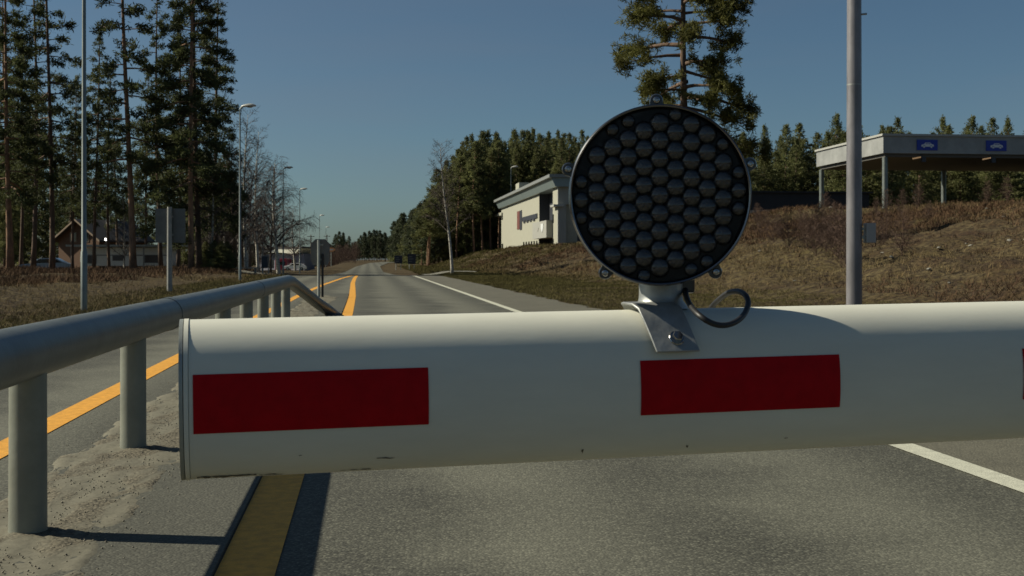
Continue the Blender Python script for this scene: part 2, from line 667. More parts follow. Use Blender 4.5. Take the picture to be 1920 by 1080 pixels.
ZZ = np.where(YY >= 84, ZZ * (1 - k) + (z0(YY) - .06) * k, ZZ)
V = np.stack([-ROADK * YY + OO, YY, ZZ], -1).reshape(-1, 3)
nx = len(oo)
idx = np.arange(len(yy) * nx).reshape(len(yy), nx)
Q = np.stack([idx[:-1, :-1], idx[:-1, 1:], idx[1:, 1:], idx[1:, :-1]], -1).reshape(-1, 4)
M['ground'] = ground_mat('dry_meadow_soil', [(.088, .068, .030), (.058, .036, .021), (.105, .082, .042), (.034, .024, .016)])
g = link('ground', np_mesh('ground', V, Q), M['ground'], smooth=True)
tag(g, kind='structure')


def strip(name, m, left, right, ys, dz, nsub=1, kind='structure', jag=0.0, jagl=0.0, zf=z0, bumpy=0.0):
    """a sheet between two offsets (numbers or functions of Y) following the road"""
    rng = np.random.RandomState(len(name) * 7 + int(abs(dz) * 1e4))
    rows = []
    for y in ys:
        l = left(y) if callable(left) else left
        r = right(y) if callable(right) else right
        if jag:
            r += rng.uniform(-jag, jag)
        if jagl:
            l += rng.uniform(-jagl, jagl)
        us = np.linspace(l, r, nsub + 1)
        row = []
        for i, u in enumerate(us):
            zz = float(zf(y)) + dz
            if bumpy and 0 < i < nsub:
                zz += rng.uniform(0, bumpy)
            row.append((-ROADK * y + u, y, zz))
        rows.append(row)
    V = np.array(rows).reshape(-1, 3)
    n = nsub + 1
    idx = np.arange(len(rows) * n).reshape(len(rows), n)
    Q = np.stack([idx[:-1, :-1], idx[:-1, 1:], idx[1:, 1:], idx[1:, :-1]], -1).reshape(-1, 4)
    o = link(name, np_mesh(name, V, Q), m)
    if kind:
        tag(o, kind=kind)
    return o


ynear = axis([(-30, 70, 5), (70, 84, 2)])
yfar = axis([(84, 130, 3), (130, 430, 10)])
yroad = np.concatenate([ynear[:-1], yfar])


def road_l(y):
    return -5.3 if y <= 84 else float(np.interp(y, *cx_pts) - np.interp(y, *hw_pts))


def road_r(y):
    return 4.2 if y <= 84 else float(np.interp(y, *cx_pts) + np.interp(y, *hw_pts))


strip('road', M['road'], road_l, road_r, yroad, 0.0, nsub=6)
strip('shoulder', M['shoulder'], 2.95, 4.62, axis([(-30, 10, 2), (10, 84, .5)]), .004, nsub=2, jag=.14)


def yl_left(y):
    return float(np.interp(y, [-30, 36, 50, 66, 83], [-1.93, -1.93, -1.78, -1.43, -.88]))


def yl_right(y):
    return float(np.interp(y, [-30, 18, 22.8, 28.4, 34, 39, 54, 66, 83], [-.39, -.39, -.375, -.40, -.43, -.485, -.66, -.72, -.70]))


# yellow and white lines: thin sheets 4 mm above the asphalt
yl = axis([(-20, 20, 2), (20, 83, 1)])
o = strip('yellow_line', M['yellow'], lambda y: yl_right(y) - .095, lambda y: yl_right(y) + .095, yl, .004)
o = strip('yellow_line', M['yellow'], lambda y: yl_left(y) - .09, lambda y: yl_left(y) + .09, yl, .004)
strip('white_line', M['whiteline'], 2.80, 2.95, ynear, .005)
strip('white_line', M['whiteline'], -5.15, -5.03, ynear, .004)
# raised patched asphalt of the median, with a clean cut lip beside the yellow line
mm = MB()
for i in range(60):
    ya, yb = -6 + i * .72, -6 + (i + 1) * .72
    if ya > 36:
        break
    for (a, b_) in ((-1.47, -.490),):
        b_ = min(-.490, yl_right(yb) - .105) if ya > 24 else -.490
        mm.v += [tuple(P(a, ya, .014)), tuple(P(b_, ya, .014)), tuple(P(b_, yb, .014)), tuple(P(a, yb, .014)),
                 tuple(P(b_, ya, -.02)), tuple(P(b_, yb, -.02)), tuple(P(a, ya, -.02)), tuple(P(a, yb, -.02))]
        n = len(mm.v) - 8
        mm.f += [(n, n + 1, n + 2, n + 3), (n + 1, n + 4, n + 5, n + 2), (n, n + 3, n + 7, n + 6)]
tag(mm.build('median', M['median']), kind='structure')


# sand and grit washed along the rail posts: a low uneven ridge
rng = np.random.RandomState(8)
ys = axis([(-4, 30, .07)])
us = np.linspace(-1.56, -.84, 27)
U, Yg = np.meshgrid(us, ys)
edge = np.clip(1 - ((U + 1.2) / (.36 + .06 * np.sin(Yg * 2.3) + .03 * np.sin(Yg * 7.1))) ** 2, -1.0, 1)
H = .013 + .007 * edge + rng.uniform(-.004, .005, U.shape) + .002 * np.sin(U * 40 + Yg * 3) + .002 * np.sin(Yg * 9 + U * 11)
H -= .05 * sstep(.27, .37, np.abs(U + 1.2) + .03 * np.sin(Yg * 5 + U * 9) + .02 * np.sin(Yg * 13))
for k_ in range(-2, 10):
    yp = 4.46 + 2 * k_
    H += .012 * np.exp(-(((U + 1.22) / .12) ** 2 + ((Yg - yp) / .14) ** 2))
Vg = np.stack([-ROADK * Yg + U + rng.uniform(-.008, .008, U.shape), Yg, H], -1).reshape(-1, 3)
idx = np.arange(Vg.shape[0]).reshape(len(ys), len(us))
Qg = np.stack([idx[:-1, :-1], idx[:-1, 1:], idx[1:, 1:], idx[1:, :-1]], -1).reshape(-1, 4)
tag(link('gravel', np_mesh('gravel', Vg, Qg), M['gravel'], smooth=True), kind='structure')

# loose grit on the ridge: tiny pebbles
rng = np.random.RandomState(21)
nP = 2600
po = rng.normal(-1.17, .17, nP)
py = rng.uniform(3.7, 12, nP)
ps = rng.uniform(.002, .0055, nP)
vs, qs = [], []
octa = np.array([(1, 0, 0), (0, 1, 0), (-1, 0, 0), (0, -1, 0), (0, 0, .8), (0, 0, -.8)])
tri = np.array([(0, 1, 4), (1, 2, 4), (2, 3, 4), (3, 0, 4), (1, 0, 5), (2, 1, 5), (3, 2, 5), (0, 3, 5)])
for i in range(nP):
    e = max(0, 1 - ((po[i] + 1.2) / .36) ** 2)
    c = np.array([-ROADK * py[i] + po[i], py[i], .015 + .007 * e])
    vs.append(octa * ps[i] * rng.uniform(.7, 1.3, (6, 3)) + c)
    qs.append(tri + 6 * i)
tag(link('grit', np_mesh('grit', np.concatenate(vs), np.concatenate(qs)), M['gritm']), kind='stuff', label='sandy grit scattered along the rail posts',
    cat='grit')

# paler gravel pad under the median sign, side road and lay-by in the distance
def pad(name, m, poly, dz, t=True):
    mbp = MB()
    n = len(poly)
    mbp.v = [tuple(P(o_, y_, (float(terrain(o_, y_)) if t else float(z0(y_))) + dz)) for o_, y_ in poly]
    mbp.f = [tuple(range(n))]
    return tag(mbp.build(name, m), kind='structure')


rp_ = np.random.RandomState(3)
poly = []
for i in range(22):
    a = i / 22 * 6.283
    poly.append((-1.2 + .42 * math.cos(a) * rp_.uniform(.7, 1.25), 30.5 + 4.2 * math.sin(a) * rp_.uniform(.7, 1.2)))
pad('gravel_pad', M['gravel'], poly, .018, t=False)


def drape(name, m, fo0, fo1, fy0, fy1, dz, no=14, ny=10):
    us = np.linspace(fo0, fo1, no)
    ys_ = np.linspace(fy0, fy1, ny)
    U_, Y_ = np.meshgrid(us, ys_)
    Z_ = terrain(U_, Y_) + dz
    V_ = np.stack([-ROADK * Y_ + U_, Y_, Z_], -1).reshape(-1, 3)
    ix = np.arange(V_.shape[0]).reshape(ny, no)
    Q_ = np.stack([ix[:-1, :-1], ix[:-1, 1:], ix[1:, 1:], ix[1:, :-1]], -1).reshape(-1, 4)
    return tag(link(name, np_mesh(name, V_, Q_), m), kind='structure')


drape('side_road', M['grey_gravel'], 4.6, 9.2, 100, 108, .10)
drape('parking_area', M['grey_gravel'], -10, -6.6, 82, 100, .07, 14, 24)
drape('forecourt', M['grey_gravel'], -30, -8, 205, 262, .12, 10, 10)

# far ridge
V, Q = [], []
rx = np.linspace(-2600, 2600, 90)
rr = np.random.RandomState(2)
top = 44 + 10 * np.sin(rx * .004 + 1) + 6 * np.sin(rx * .013) + rr.uniform(-1.5, 1.5, len(rx))
for i, x in enumerate(rx):
    V += [(x, 2700, -3), (x, 3050, top[i] * .75), (x, 3350, top[i]), (x, 4100, -3)]
for i in range(len(rx) - 1):
    for j in range(3):
        a = i * 4 + j
        Q.append((a, a + 4, a + 5, a + 1))
tag(link('hills', np_mesh('hills', V, Q), M['hill'], smooth=True), kind='structure')

# ------------------------------------------------------------------ road barrier
YT = 1.7
AX = Vector((.975, .222, .0122)).normalized()
TIPX = PX(357, YT)
zt, zb = PZ(599, YT), PZ(897, YT)
BH = (zt - zb) / 2
BC = Vector((TIPX, YT, (zt + zb) / 2))                  # centre of the tip section
SIDE = Vector((AX.y, -AX.x, 0)).normalized()            # towards the camera
UPV = AX.cross(SIDE) * -1
if UPV.z < 0:
    UPV = -UPV
BA = .078


def prof(a, ex=0.0, n=2.25):
    """point of the boom section at angle a (0 = crown, 90 = front), pushed out by ex"""
    s, c = math.sin(a), math.cos(a)
    return (math.copysign(abs(s) ** (2 / n), s) * (BA + ex), math.copysign(abs(c) ** (2 / n), c) * (BH + ex))


def bpt(t, side, up):
    return BC + AX * t + SIDE * side + UPV * up


def t_at(x):
    """distance along the boom of photo column x (front surface)"""
    k = (x - 960) / F
    c = BC + SIDE * BA * .95
    return (k * c.y - c.x) / (AX.x - k * AX.y)


def angle_at(fr):
    """section angle whose height is fraction fr from the top"""
    lo, hi = 0.0, math.pi
    for _ in range(40):
        m_ = (lo + hi) / 2
        if prof(m_)[1] > BH * (1 - 2 * fr):
            lo = m_
        else:
            hi = m_
    return lo


barrier = thing('road_barrier', 'white rounded barrier boom with red rectangles lying across the near lane', 'barrier',
                tuple(bpt(4.3, 0, 0) - Vector((0, 0, float((bpt(4.3, 0, 0)).z)))))
mb = MB()
NS = 72
LB = 4.3
ts = [0, .4, 1.0, 2.0, 3.0, LB]
for t in ts:
    for i in range(NS):
        mb.v.append(tuple(bpt(t, *prof(2 * math.pi * i / NS))))
for j in range(len(ts) - 1):
    for i in range(NS):
        a = j * NS + i
        b_ = j * NS + (i + 1) % NS
        mb.f.append((a, b_, b_ + NS, a + NS))
mb.f.append(tuple(range(NS)))
mb.f.append(tuple(range(len(ts) * NS - 1, (len(ts) - 1) * NS - 1, -1)))
mb.build('boom', M['boom'], barrier, smooth=True, world=True)


def slab_section(t0, t1, ex, name, m, n=2.25):
    mb = MB()
    for t in (t0, t1):
        for i in range(NS):
            mb.v.append(tuple(bpt(t, *prof(2 * math.pi * i / NS, ex, n))))
    for i in range(NS):
        b_ = (i + 1) % NS
        mb.f.append((i, b_, b_ + NS, i + NS))
    mb.f.append(tuple(range(NS)))
    mb.f.append(tuple(range(2 * NS - 1, NS - 1, -1)))
    return mb.build(name, m, barrier, smooth=True, world=True)


slab_section(-.0065, -.0005, .0012, 'end_cap', M['boom'])
slab_section(-.0125, -.0075, .0008, 'end_plate', M['galv'])


def film(x0, x1, f0, f1, name, m, ex=.0012, tt=None):
    mb = MB()
    a0, a1 = angle_at(f0), angle_at(f1)
    t0, t1 = tt or (t_at(x0), t_at(x1))
    N = 14
    for t in (t0, t1):
        for i in range(N + 1):
            a = a0 + (a1 - a0) * i / N
            mb.v.append(tuple(bpt(t, *prof(a, ex))))
    for i in range(N):
        mb.f.append((i, i + 1, i + N + 2, i + N + 1))
    return mb.build(name, m, barrier, smooth=True, world=True)


ta, tb, tc_ = t_at(362), t_at(803), t_at(1200)
td, te = t_at(1573), t_at(1916)
film(0, 0, .320, .674, 'red_stripe', M['red'], tt=(ta, tb))
film(0, 0, .320, .674, 'red_stripe', M['red'], tt=(tc_, td))
per = (te - ta) / 2
for q in range(3):
    film(0, 0, .320, .674, 'red_stripe', M['red'], tt=(te + q * per, te + q * per + .33))
# scuffs near the lower edge of the boom
rs = random.Random(4)
for (xa, xb, fr, hgt) in ((708, 742, .885, .010), (1097, 1101, .895, .035), (366, 480, .963, .016), (380, 430, .975, .012), (486, 530, .972, .006),
                          (1296, 1300, .9, .02), (560, 566, .84, .006), (1480, 1486, .88, .005), (640, 700, .968, .005)):
    mb = MB()
    t0_, t1_ = t_at(xa), t_at(xb)
    n_ = max(2, int((xb - xa) / 7))
    pts = []
    for i in range(n_ + 1):
        t = t0_ + (t1_ - t0_) * i / n_
        a0 = angle_at(min(.99, fr + rs.uniform(-.004, .004)))
        a1 = angle_at(min(.995, fr + hgt * rs.uniform(.3, 1)))
        pts.append((tuple(bpt(t, *prof(a0, .0008))), tuple(bpt(t, *prof(a1, .0008)))))
    for i in range(n_):
        mb.quad(pts[i][0], pts[i + 1][0], pts[i + 1][1], pts[i][1])
    mb.build('dirt_scuff', M['dirt'], barrier, world=True)
# drive post at the far right end of the boom
e = bpt(LB, 0, 0)
mb = MB()
mb.box(e.x - .02, e.x + .46, e.y - .2, e.y + .28, 0.0, e.z + .3)
mb.build('drive_cabinet', M['boom'], barrier, world=True, bevel=.02)

# warning light standing on the boom
tD = t_at(1250)
crown = bpt(tD, 0, BH)
DISC = Vector((PX(1237, 1.80), 1.80, PZ(366, 1.80)))
sc = F / 1.80
RD = 170 / sc
lamp = thing('warning_light', 'round black warning light with a honeycomb of lenses mounted on the barrier boom', 'warning light',
             tuple(crown))
toCam = (Vector((0, 0, DISC.z)) - DISC).normalized()
toCam = (toCam * .75 + SIDE * .25).normalized()
MD = Matrix.Translation(DISC) @ toCam.to_track_quat('Z', 'Y').to_matrix().to_4x4()
mb = MB()
mb.lathe([(0, -.0035), (RD * .93, -.004), (RD * .985, -.006), (RD * .985, -.055), (RD * .80, -.085), (0, -.085)], 72, MD)
mb.build('housing', M['darkrim'], lamp, smooth=True, world=True)
mb = MB()
mb.lathe([(RD * .962, .004), (RD * .97, .009), (RD * .984, .0105), (RD * .998, .009), (RD * 1.004, .002), (RD * 1.004, -.012), (RD * .99, -.014)], 96, MD, caps=False)
mb.build('rim', M['rimsteel'], lamp, smooth=True, world=True)
mb = MB()
mb.lathe([(0, -.003), (RD * .95, -.003)], 72, MD)
mb.build('reflector', M['lensback'], lamp, world=True)
# honeycomb of lens domes: 29.4 px columns, 34 px rows
dx, dy = 29.5 / sc, 34.0 / sc
mbl = MB()
rl = random.Random(9)
for c in range(-6, 7):
    for r_ in range(-6, 7):
        px_ = c * dx + r_ * 0.0
        py_ = r_ * dy + (dy / 2 if c % 2 else 0) - c * .0013
        rr_ = math.hypot(px_, py_)
        if rr_ > RD * .975 - dx * .36:
            continue
        rad = dx * .655
        if rr_ + rad > RD * .965:
            rad = max(dx * .46, RD * .965 - rr_)
        tilt = Matrix.Rotation(rl.uniform(-.12, .12), 4, 'X') @ Matrix.Rotation(rl.uniform(-.12, .12), 4, 'Y')
        Ml = MD @ Matrix.Translation((px_, py_, -.002)) @ tilt
        mbl.lathe([(rad, 0), (rad * .97, rad * .2), (rad * .86, rad * .42), (rad * .66, rad * .6), (rad * .4, rad * .71), (rad * .16, rad * .755), (0, rad * .76)], 18, Ml)
mbl.build('lens_array', M['lens'], lamp, smooth=True, world=True)
# lugs with screws round the rim
for ang in (92, 164, 19, 235, 306):
    a = R(ang)
    Ml = MD @ Matrix.Translation((math.cos(a) * 178 / sc, math.sin(a) * 178 / sc, -.004))
    mb = MB()
    mb.lathe([(.0095, -.008), (.0098, .002), (.0085, .005), (0, .005)], 18, Ml)
    d_ = Vector((math.cos(a), math.sin(a), 0))
    s_ = Vector((-d_.y, d_.x, 0)) * .0085
    base = d_ * (RD * .985)
    tip_ = d_ * (178 / sc)
    for zz in ((-.008, .003),):
        q = [base - s_ * 1.25, tip_ - s_, tip_ + s_, base + s_ * 1.25]
        n = len(mb.v)
        mb.v += [tuple(MD @ (p + Vector((0, 0, zz[0])))) for p in q] + [tuple(MD @ (p + Vector((0, 0, zz[1])))) for p in q]
        mb.f += [(n, n + 1, n + 2, n + 3), (n + 4, n + 7, n + 6, n + 5), (n, n + 4, n + 5, n + 1), (n + 2, n + 6, n + 7, n + 3)]
    lug = mb.build('lug', M['darkrim'], lamp, smooth=True, world=True)
    mb = MB()
    mb.lathe([(.0055, .004), (.0055, .0075), (.0044, .0095), (.0022, .0102), (.0018, .0085), (0, .0085)], 16, Ml)
    sc_ = mb.build('screw', M['chrome'], None, smooth=True)
    for v in sc_.data.vertices:
        v.co -= lamp.location
    sc_.parent = lug
# neck and saddle bracket
nx_ = bpt(t_at(1243), .012, BH)
mb = MB()
nb = Vector((PX(1239, 1.862), 1.862, PZ(573, 1.862)))
nr = 41 / F * 1.862
mb.lathe([(nr * 1.25, 0), (nr * 1.16, .006), (nr * 1.02, .012), (nr, .02), (nr, .07)], 32, Matrix.Translation(nb - Vector((0, 0, .004))))
mb.build('neck', M['cast'], lamp, smooth=True, world=True)


def sheet_bracket():
    """metal strap bent over the crown: back flap, top, front flap narrowing a little"""
    mb = MB()
    rows = []
    tl, tr = t_at(1204), t_at(1287)
    pth = [(-.086, BH - .075), (-.08, BH - .03), (-.06, BH - .002), (-.03, BH + .006), (0, BH + .008), (.032, BH + .007), (.046, BH + .001), (.058, BH - .0165),
           (.071, BH - .0365), (.085, BH - .058)]
    n = len(pth)
    for k_, (s_, u_) in enumerate(pth):
        g_ = max(0, (k_ - 5) / (n - 6)) if k_ > 5 else 0
        a = tl + g_ * .018
        b_ = tr + g_ * .016
        if k_ <= 4:
            a += .034 - k_ * .008
            b_ += .02 - k_ * .004
        if k_ in (3, 4):
            a -= .006
        rows.append((a, b_, s_, u_))
    th = .004
    for (a, b_, s_, u_) in rows:
        nrm = Vector((s_ / .08, (u_) / BH)).normalized() * th
        mb.v += [tuple(bpt(a, s_, u_)), tuple(bpt(b_, s_, u_)), tuple(bpt(a, s_ + nrm.x, u_ + nrm.y)), tuple(bpt(b_, s_ + nrm.x, u_ + nrm.y))]
    for i in range(n - 1):
        a = i * 4
        b_ = a + 4
        mb.f += [(a, a + 1, b_ + 1, b_), (a + 2, b_ + 2, b_ + 3, a + 3), (a, b_, b_ + 2, a + 2), (a + 1, a + 3, b_ + 3, b_ + 1)]
    mb.f += [(0, 2, 3, 1)]
    e_ = (n - 1) * 4
    mb.f += [(e_, e_ + 1, e_ + 3, e_ + 2)]
    return mb


sheet_bracket().build('bracket', M['cast'], lamp, smooth=True, world=True, bevel=.0012)
# hexagon bolt through the front flap, and weld bead round the neck foot
bp_ = bpt(t_at(1268), .0775, BH - .0385)
Mb = Matrix.Translation(bp_) @ (SIDE + UPV * .65).normalized().to_track_quat('Z', 'Y').to_matrix().to_4x4()
mb = MB()
mb.lathe([(.0115, -.006), (.0115, .001), (.0105, .002)], 20, Mb)
mb.lathe([(.0082, .001), (.0082, .008), (.0072, .0095), (0, .0095)], 6, Mb)
mb.build('bolt', M['chrome'], lamp, world=True)
# cable: leaves the housing, loops over the boom and goes down behind it
yc = 1.735
def cp(x, y, d=yc):
    return (PX(x, d), d, PZ(y, d))
pts = [cp(1285, 540, 1.868), cp(1287, 556, 1.83), cp(1296, 575, 1.775), cp(1312, 592, 1.735), cp(1335, 606, 1.73), cp(1358, 610, 1.735), cp(1380, 603, 1.75), cp(1396, 588, 1.775),
       cp(1403, 568, 1.80), cp(1397, 553, 1.82), cp(1382, 546, 1.85), cp(1364, 550, 1.88), cp(1348, 562, 1.90), cp(1336, 574, 1.92), cp(1326, 592, 1.935), cp(1320, 620, 1.94)]
def smooth_path(pts, k=5):
    pts = [Vector(p) for p in pts]
    out = []
    for i in range(len(pts) - 1):
        p0, p1, p2, p3 = pts[max(i - 1, 0)], pts[i], pts[i + 1], pts[min(i + 2, len(pts) - 1)]
        for j in range(k):
            t = j / k
            out.append(.5 * ((2 * p1) + (p2 - p0) * t + (2 * p0 - 5 * p1 + 4 * p2 - p3) * t * t + (3 * p1 - p0 - 3 * p2 + p3) * t ** 3))
    out.append(pts[-1])
    return out
mb = MB()
mb.tube(smooth_path(pts), .0042, 10)
mb.build('cable', M['rubber'], lamp, smooth=True, world=True)
mb = MB()
a_ = Vector(cp(1284, 532, 1.87))
mb.box(a_.x - .013, a_.x + .014, a_.y - .012, a_.y + .012, a_.z - .014, a_.z + .02)
mb.build('cable_gland', M['darkrim'], lamp, world=True, bevel=.004)

# ------------------------------------------------------------------ pipe guard rail
RR = .098
rail = thing('guard_rail', 'grey steel pipe guard rail on round posts beside the near lane', 'guard rail', tuple(P(-1.22, 4.46, 0)))
zc = .768 - RR
pts = [P(-1.22, y, zc) for y in (-6, -2, 2, 6, 10, 14, 17, 18.4)]
pts += [P(-1.22, 19.0, zc - .003), P(-1.2, 19.5, zc - .03), P(-1.14, 20.0, zc - .11), P(-1.03, 20.7, .43), P(-.87, 21.6, .24), P(-.7, 22.5, .07), P(-.56, 23.3, -.1)]
mb = MB()
mb.tube(pts, RR, 28)
mb.build('rail', M['rail'], rail, smooth=True, world=True)
for k_ in range(-2, 8):
    y = 4.46 + 2 * k_
    mb = MB()
    c = P(-1.22, y, 0)
    mb.tube([c + Vector((0, 0, -.05)), c + Vector((0, 0, .06)), c + Vector((0, 0, zc - .02))], [.07, .066, .0645], 24)
    pst = mb.build('post', M['railpost'], rail, smooth=True, world=True)
# sleeve joints of the pipe
for y in (7.5, 13.5):
    mb = MB()
    mb.tube([P(-1.22, y, zc), P(-1.22, y + .16, zc)], RR + .0035, 28)
    mb.build('sleeve', M['rail'], rail, smooth=True, world=True)

# ------------------------------------------------------------------ street lamps
def make_lamp(h, loc, label):
    t = thing('street_lamp', label, 'street lamp', loc, 0, 'street lamps along the road')
    mb = MB()
    mb.tube([(0, 0, -.1), (0, 0, 1.2), (0, 0, 1.22), (0, 0, h)], [.062, .062, .05, .032], 16)
    mb.build('pole', M['pole'], t, smooth=True)
    mb = MB()
    mb.tube([(0, 0, h - .05), (.02, 0, h + .05), (.1, 0, h + .11), (.25, 0, h + .13)], .03, 10)
    mb.build('arm', M['pole'], t, smooth=True)
    mb = MB()
    P_ = [(-.02, 0), (.12, .03), (.4, .07), (.62, .06), (.72, .0), (.66, -.05), (.3, -.08), (.05, -.05)]
    n = 8
    for (x_, zc_, wy, hz) in ((.06, .12, .05, .04), (.16, .14, .11, .075), (.4, .165, .145, .10), (.62, .165, .12, .085), (.74, .15, .05, .04)):
        for k_ in range(12):
            a = 2 * math.pi * k_ / 12
            mb.v.append((x_, math.cos(a) * wy, h + zc_ + math.sin(a) * hz * (1 if math.sin(a) > 0 else .55)))
    for i in range(4):
        for k_ in range(12):
            a = i * 12 + k_
            b_ = i * 12 + (k_ + 1) % 12
            mb.f.append((a, b_, b_ + 12, a + 12))
    mb.f += [tuple(range(11, -1, -1)), tuple(range(48, 60))]
    hd = mb.build('lamp_head', M['lamphead'], t, smooth=True)
    mb = MB()
    mb.lathe([(.0, -.045), (.06, -.04), (.1, -.01), (.105, .01)], 14, Matrix.Translation((.45, 0, h + .115)) @ Matrix.Diagonal((1.5, .95, 1, 1)))
    mb.build('lamp_glass', M['lampdark'], hd, smooth=True)
    return t


def gpos(x, Y, dz=0.0):
    X = PX(x, Y)
    return (X, Y, gz(X, Y) + dz)


l0 = make_lamp(7.9, gpos(450, 57), 'grey street lamp with a pale curved head just right of the tall conifers')
for x, Y, s, lab in ((157.5, 24.3, 1.0, 'nearest grey street lamp pole on the left verge, in front of the caravan'),
                     (531, 92, 1.0, 'grey street lamp with a dark head in front of the bare weeping birch'),
                     (562, 117, 1.0, 'thin street lamp standing just right of the bare weeping birch'),
                     (599, 186, 1.0, 'faint far street lamp rising directly above the grey median sign'),
                     (611, 242, 1.0, 'faintest street lamp, just right of the one above the median sign')):
    copy_thing(l0, gpos(x, Y, -.05), rz=-.12 if x != 157.5 else 0, label=lab)
copy_thing(l0, (PX(958, 200), 200, gz(PX(958, 200), 200)), label='street lamp behind the white building, its head above the roof', scale=(1.6, 1.6, 1.78))

# tall column at the right verge
Yp = 13.3
pr = thing('lighting_column', 'thick grey metal column standing on the right verge beside the grassy bank', 'column', (PX(1601.5, Yp), Yp, gz(PX(1601.5, Yp), Yp)))
mb = MB()
mb.tube([(0, 0, -.1), (0, 0, .0), (0, 0, 2.9), (0, 0, 6.5), (0, 0, 9)], [.085, .085, .078, .068, .06], 28)
mb.build('pole', M['purplepole'], pr, smooth=True)
zz = PZ(27, Yp) - pr.location.z
mb = MB()
mb.tube([(.06, 0, zz), (.135, 0, zz + .006)], .011, 10)
mb.build('peg', M['galv'], pr)
mb = MB()
zz2 = PZ(437, Yp) - pr.location.z
mb.box(.115, .215, -.07, .06, zz2 - .105, zz2 + .105)
bx_ = mb.build('junction_box', M['boxgrey'], pr, bevel=.006)
mb = MB()
mb.box(.06, .1155, -.02, .02, zz2 - .06, zz2 - .03)
mb.box(.06, .1155, -.02, .02, zz2 + .03, zz2 + .06)
mb.build('bracket', M['galv'], pr)
mb = MB()
mb.tube([(0, 0, PZ(160, Yp) - pr.location.z), (0, 0, PZ(158.5, Yp) - pr.location.z)], .0785, 28)
mb.build('joint_ring', M['galv'], pr, smooth=True)

# ------------------------------------------------------------------ signs seen from behind
Ys = 38.8
t = thing('road_sign', 'square ribbed grey sign seen from behind on a thick post at the left verge', 'road sign', gpos(318, Ys))
zb_ = t.location.z
x0, x1 = PX(290, Ys) - t.location.x, PX(346, Ys) - t.location.x
za, zb2 = PZ(455, Ys) - zb_, PZ(391, Ys) - zb_
mb = MB()
mb.box(x0, x1, .09, .105, za, zb2)
for i in range(7):
    zr = za + (zb2 - za) * (i + .5) / 7
    mb.box(x0, x1, .075, .0895, zr - .012, zr + .012)
mb.build('sign_panel', M['signback'], t)
mb = MB()
mb.tube([(0, 0, -.2), (0, 0, zb2 + .05)], [.085, .075], 16)
mb.build('post', M['woodpost'], t, smooth=True)
for zr in (za + .25, zb2 - .25):
    mb = MB()
    mb.box(-.1, .1, .055, .0745, zr - .03, zr + .03)
    mb.build('clamp', M['galv'], t)

Ys = 32.8
t = thing('road_sign', 'small grey sign seen from behind on a slim post in the median', 'road sign', tuple(P(-1.27, Ys, .01)))
zb_ = 0
cx0 = 0.0
mb = MB()
hw_, za, zb2 = .25, PZ(498, Ys), PZ(449, Ys)
c_ = .12
mb.prism([(-hw_ + c_ * .5, za), (hw_ - c_ * .5, za), (hw_, za + c_), (hw_, zb2 - c_), (hw_ - c_, zb2), (-hw_ + c_, zb2), (-hw_, zb2 - c_), (-hw_, za + c_)], 'y', .055, .068)
mb.build('sign_panel', M['signback'], t)
mb = MB()
mb.tube([(-.03, 0, -.05), (-.03, 0, zb2 - .02)], .038, 14)
mb.build('post', M['galv'], t, smooth=True)
mb = MB()
mb.tube([(.065, .03, -.05), (.065, .03, za + .3)], .03, 12)
mb.build('post', M['rubber'], t, smooth=True)  # black tube standing in for the shadow at the post's right
for zr in (za + .15, zb2 - .15):
    mb = MB()
    mb.box(-.08, .08, .03, .0548, zr - .02, zr + .02)
    mb.build('clamp', M['galv'], t)

# two small blue signs far off on the right
for x, y0_, y1_, lab in ((747, 479, 497, 'left of two far blue signs before the wood at the right of the road'),
                         (772, 476, 498, 'right of two far blue signs before the wood at the right of the road')):
    Yq = 150
    t = thing('road_sign', lab, 'road sign', gpos(x, Yq), 0, 'far blue signs')
    zb_ = t.location.z
    wd = 7.5 / F * Yq
    mb = MB()
    mb.box(-wd, wd, -.03, .0, PZ(y1_ - 3, Yq) - zb_, PZ(y0_, Yq) - zb_)
    pn = mb.build('sign_panel', M['farblue'], t)
    mb = MB()
    za = PZ(y1_ - 3, Yq) - zb_
    zt_ = PZ(y0_, Yq) - zb_
    for q in (.25, .5, .72):
        zq = za + (zt_ - za) * q
        mb.box(-wd * .7, wd * (.1 if q != .5 else .4), -.036, -.031, zq - .05, zq + .05)
    mb.build('marking', M['signback'], pn)
    mb = MB()
    mb.tube([(-wd * .6, .05, -.5), (-wd * .6, .05, zt_)], .05, 8)
    mb.build('post', M['galv'], t)
    mb = MB()
    mb.tube([(wd * .6, .05, -.5), (wd * .6, .05, zt_)], .05, 8)
    mb.build('post', M['galv'], t)

# ------------------------------------------------------------------ white two-storey building on the right
OB = 20.4
YB = 133.6
b0 = P(OB, YB, 2.05)
bld = thing('office_building', 'long pale two-storey building with overhanging grey roof on the grassy rise', 'building', tuple(b0), ROT)


def ly(px):
    return (OB * F / (px - 690) - YB) / math.cos(ROT)


def zf(y, px):
    return 1 - (y - HOR) / F * (OB * F / (px - 690)) - b0.z


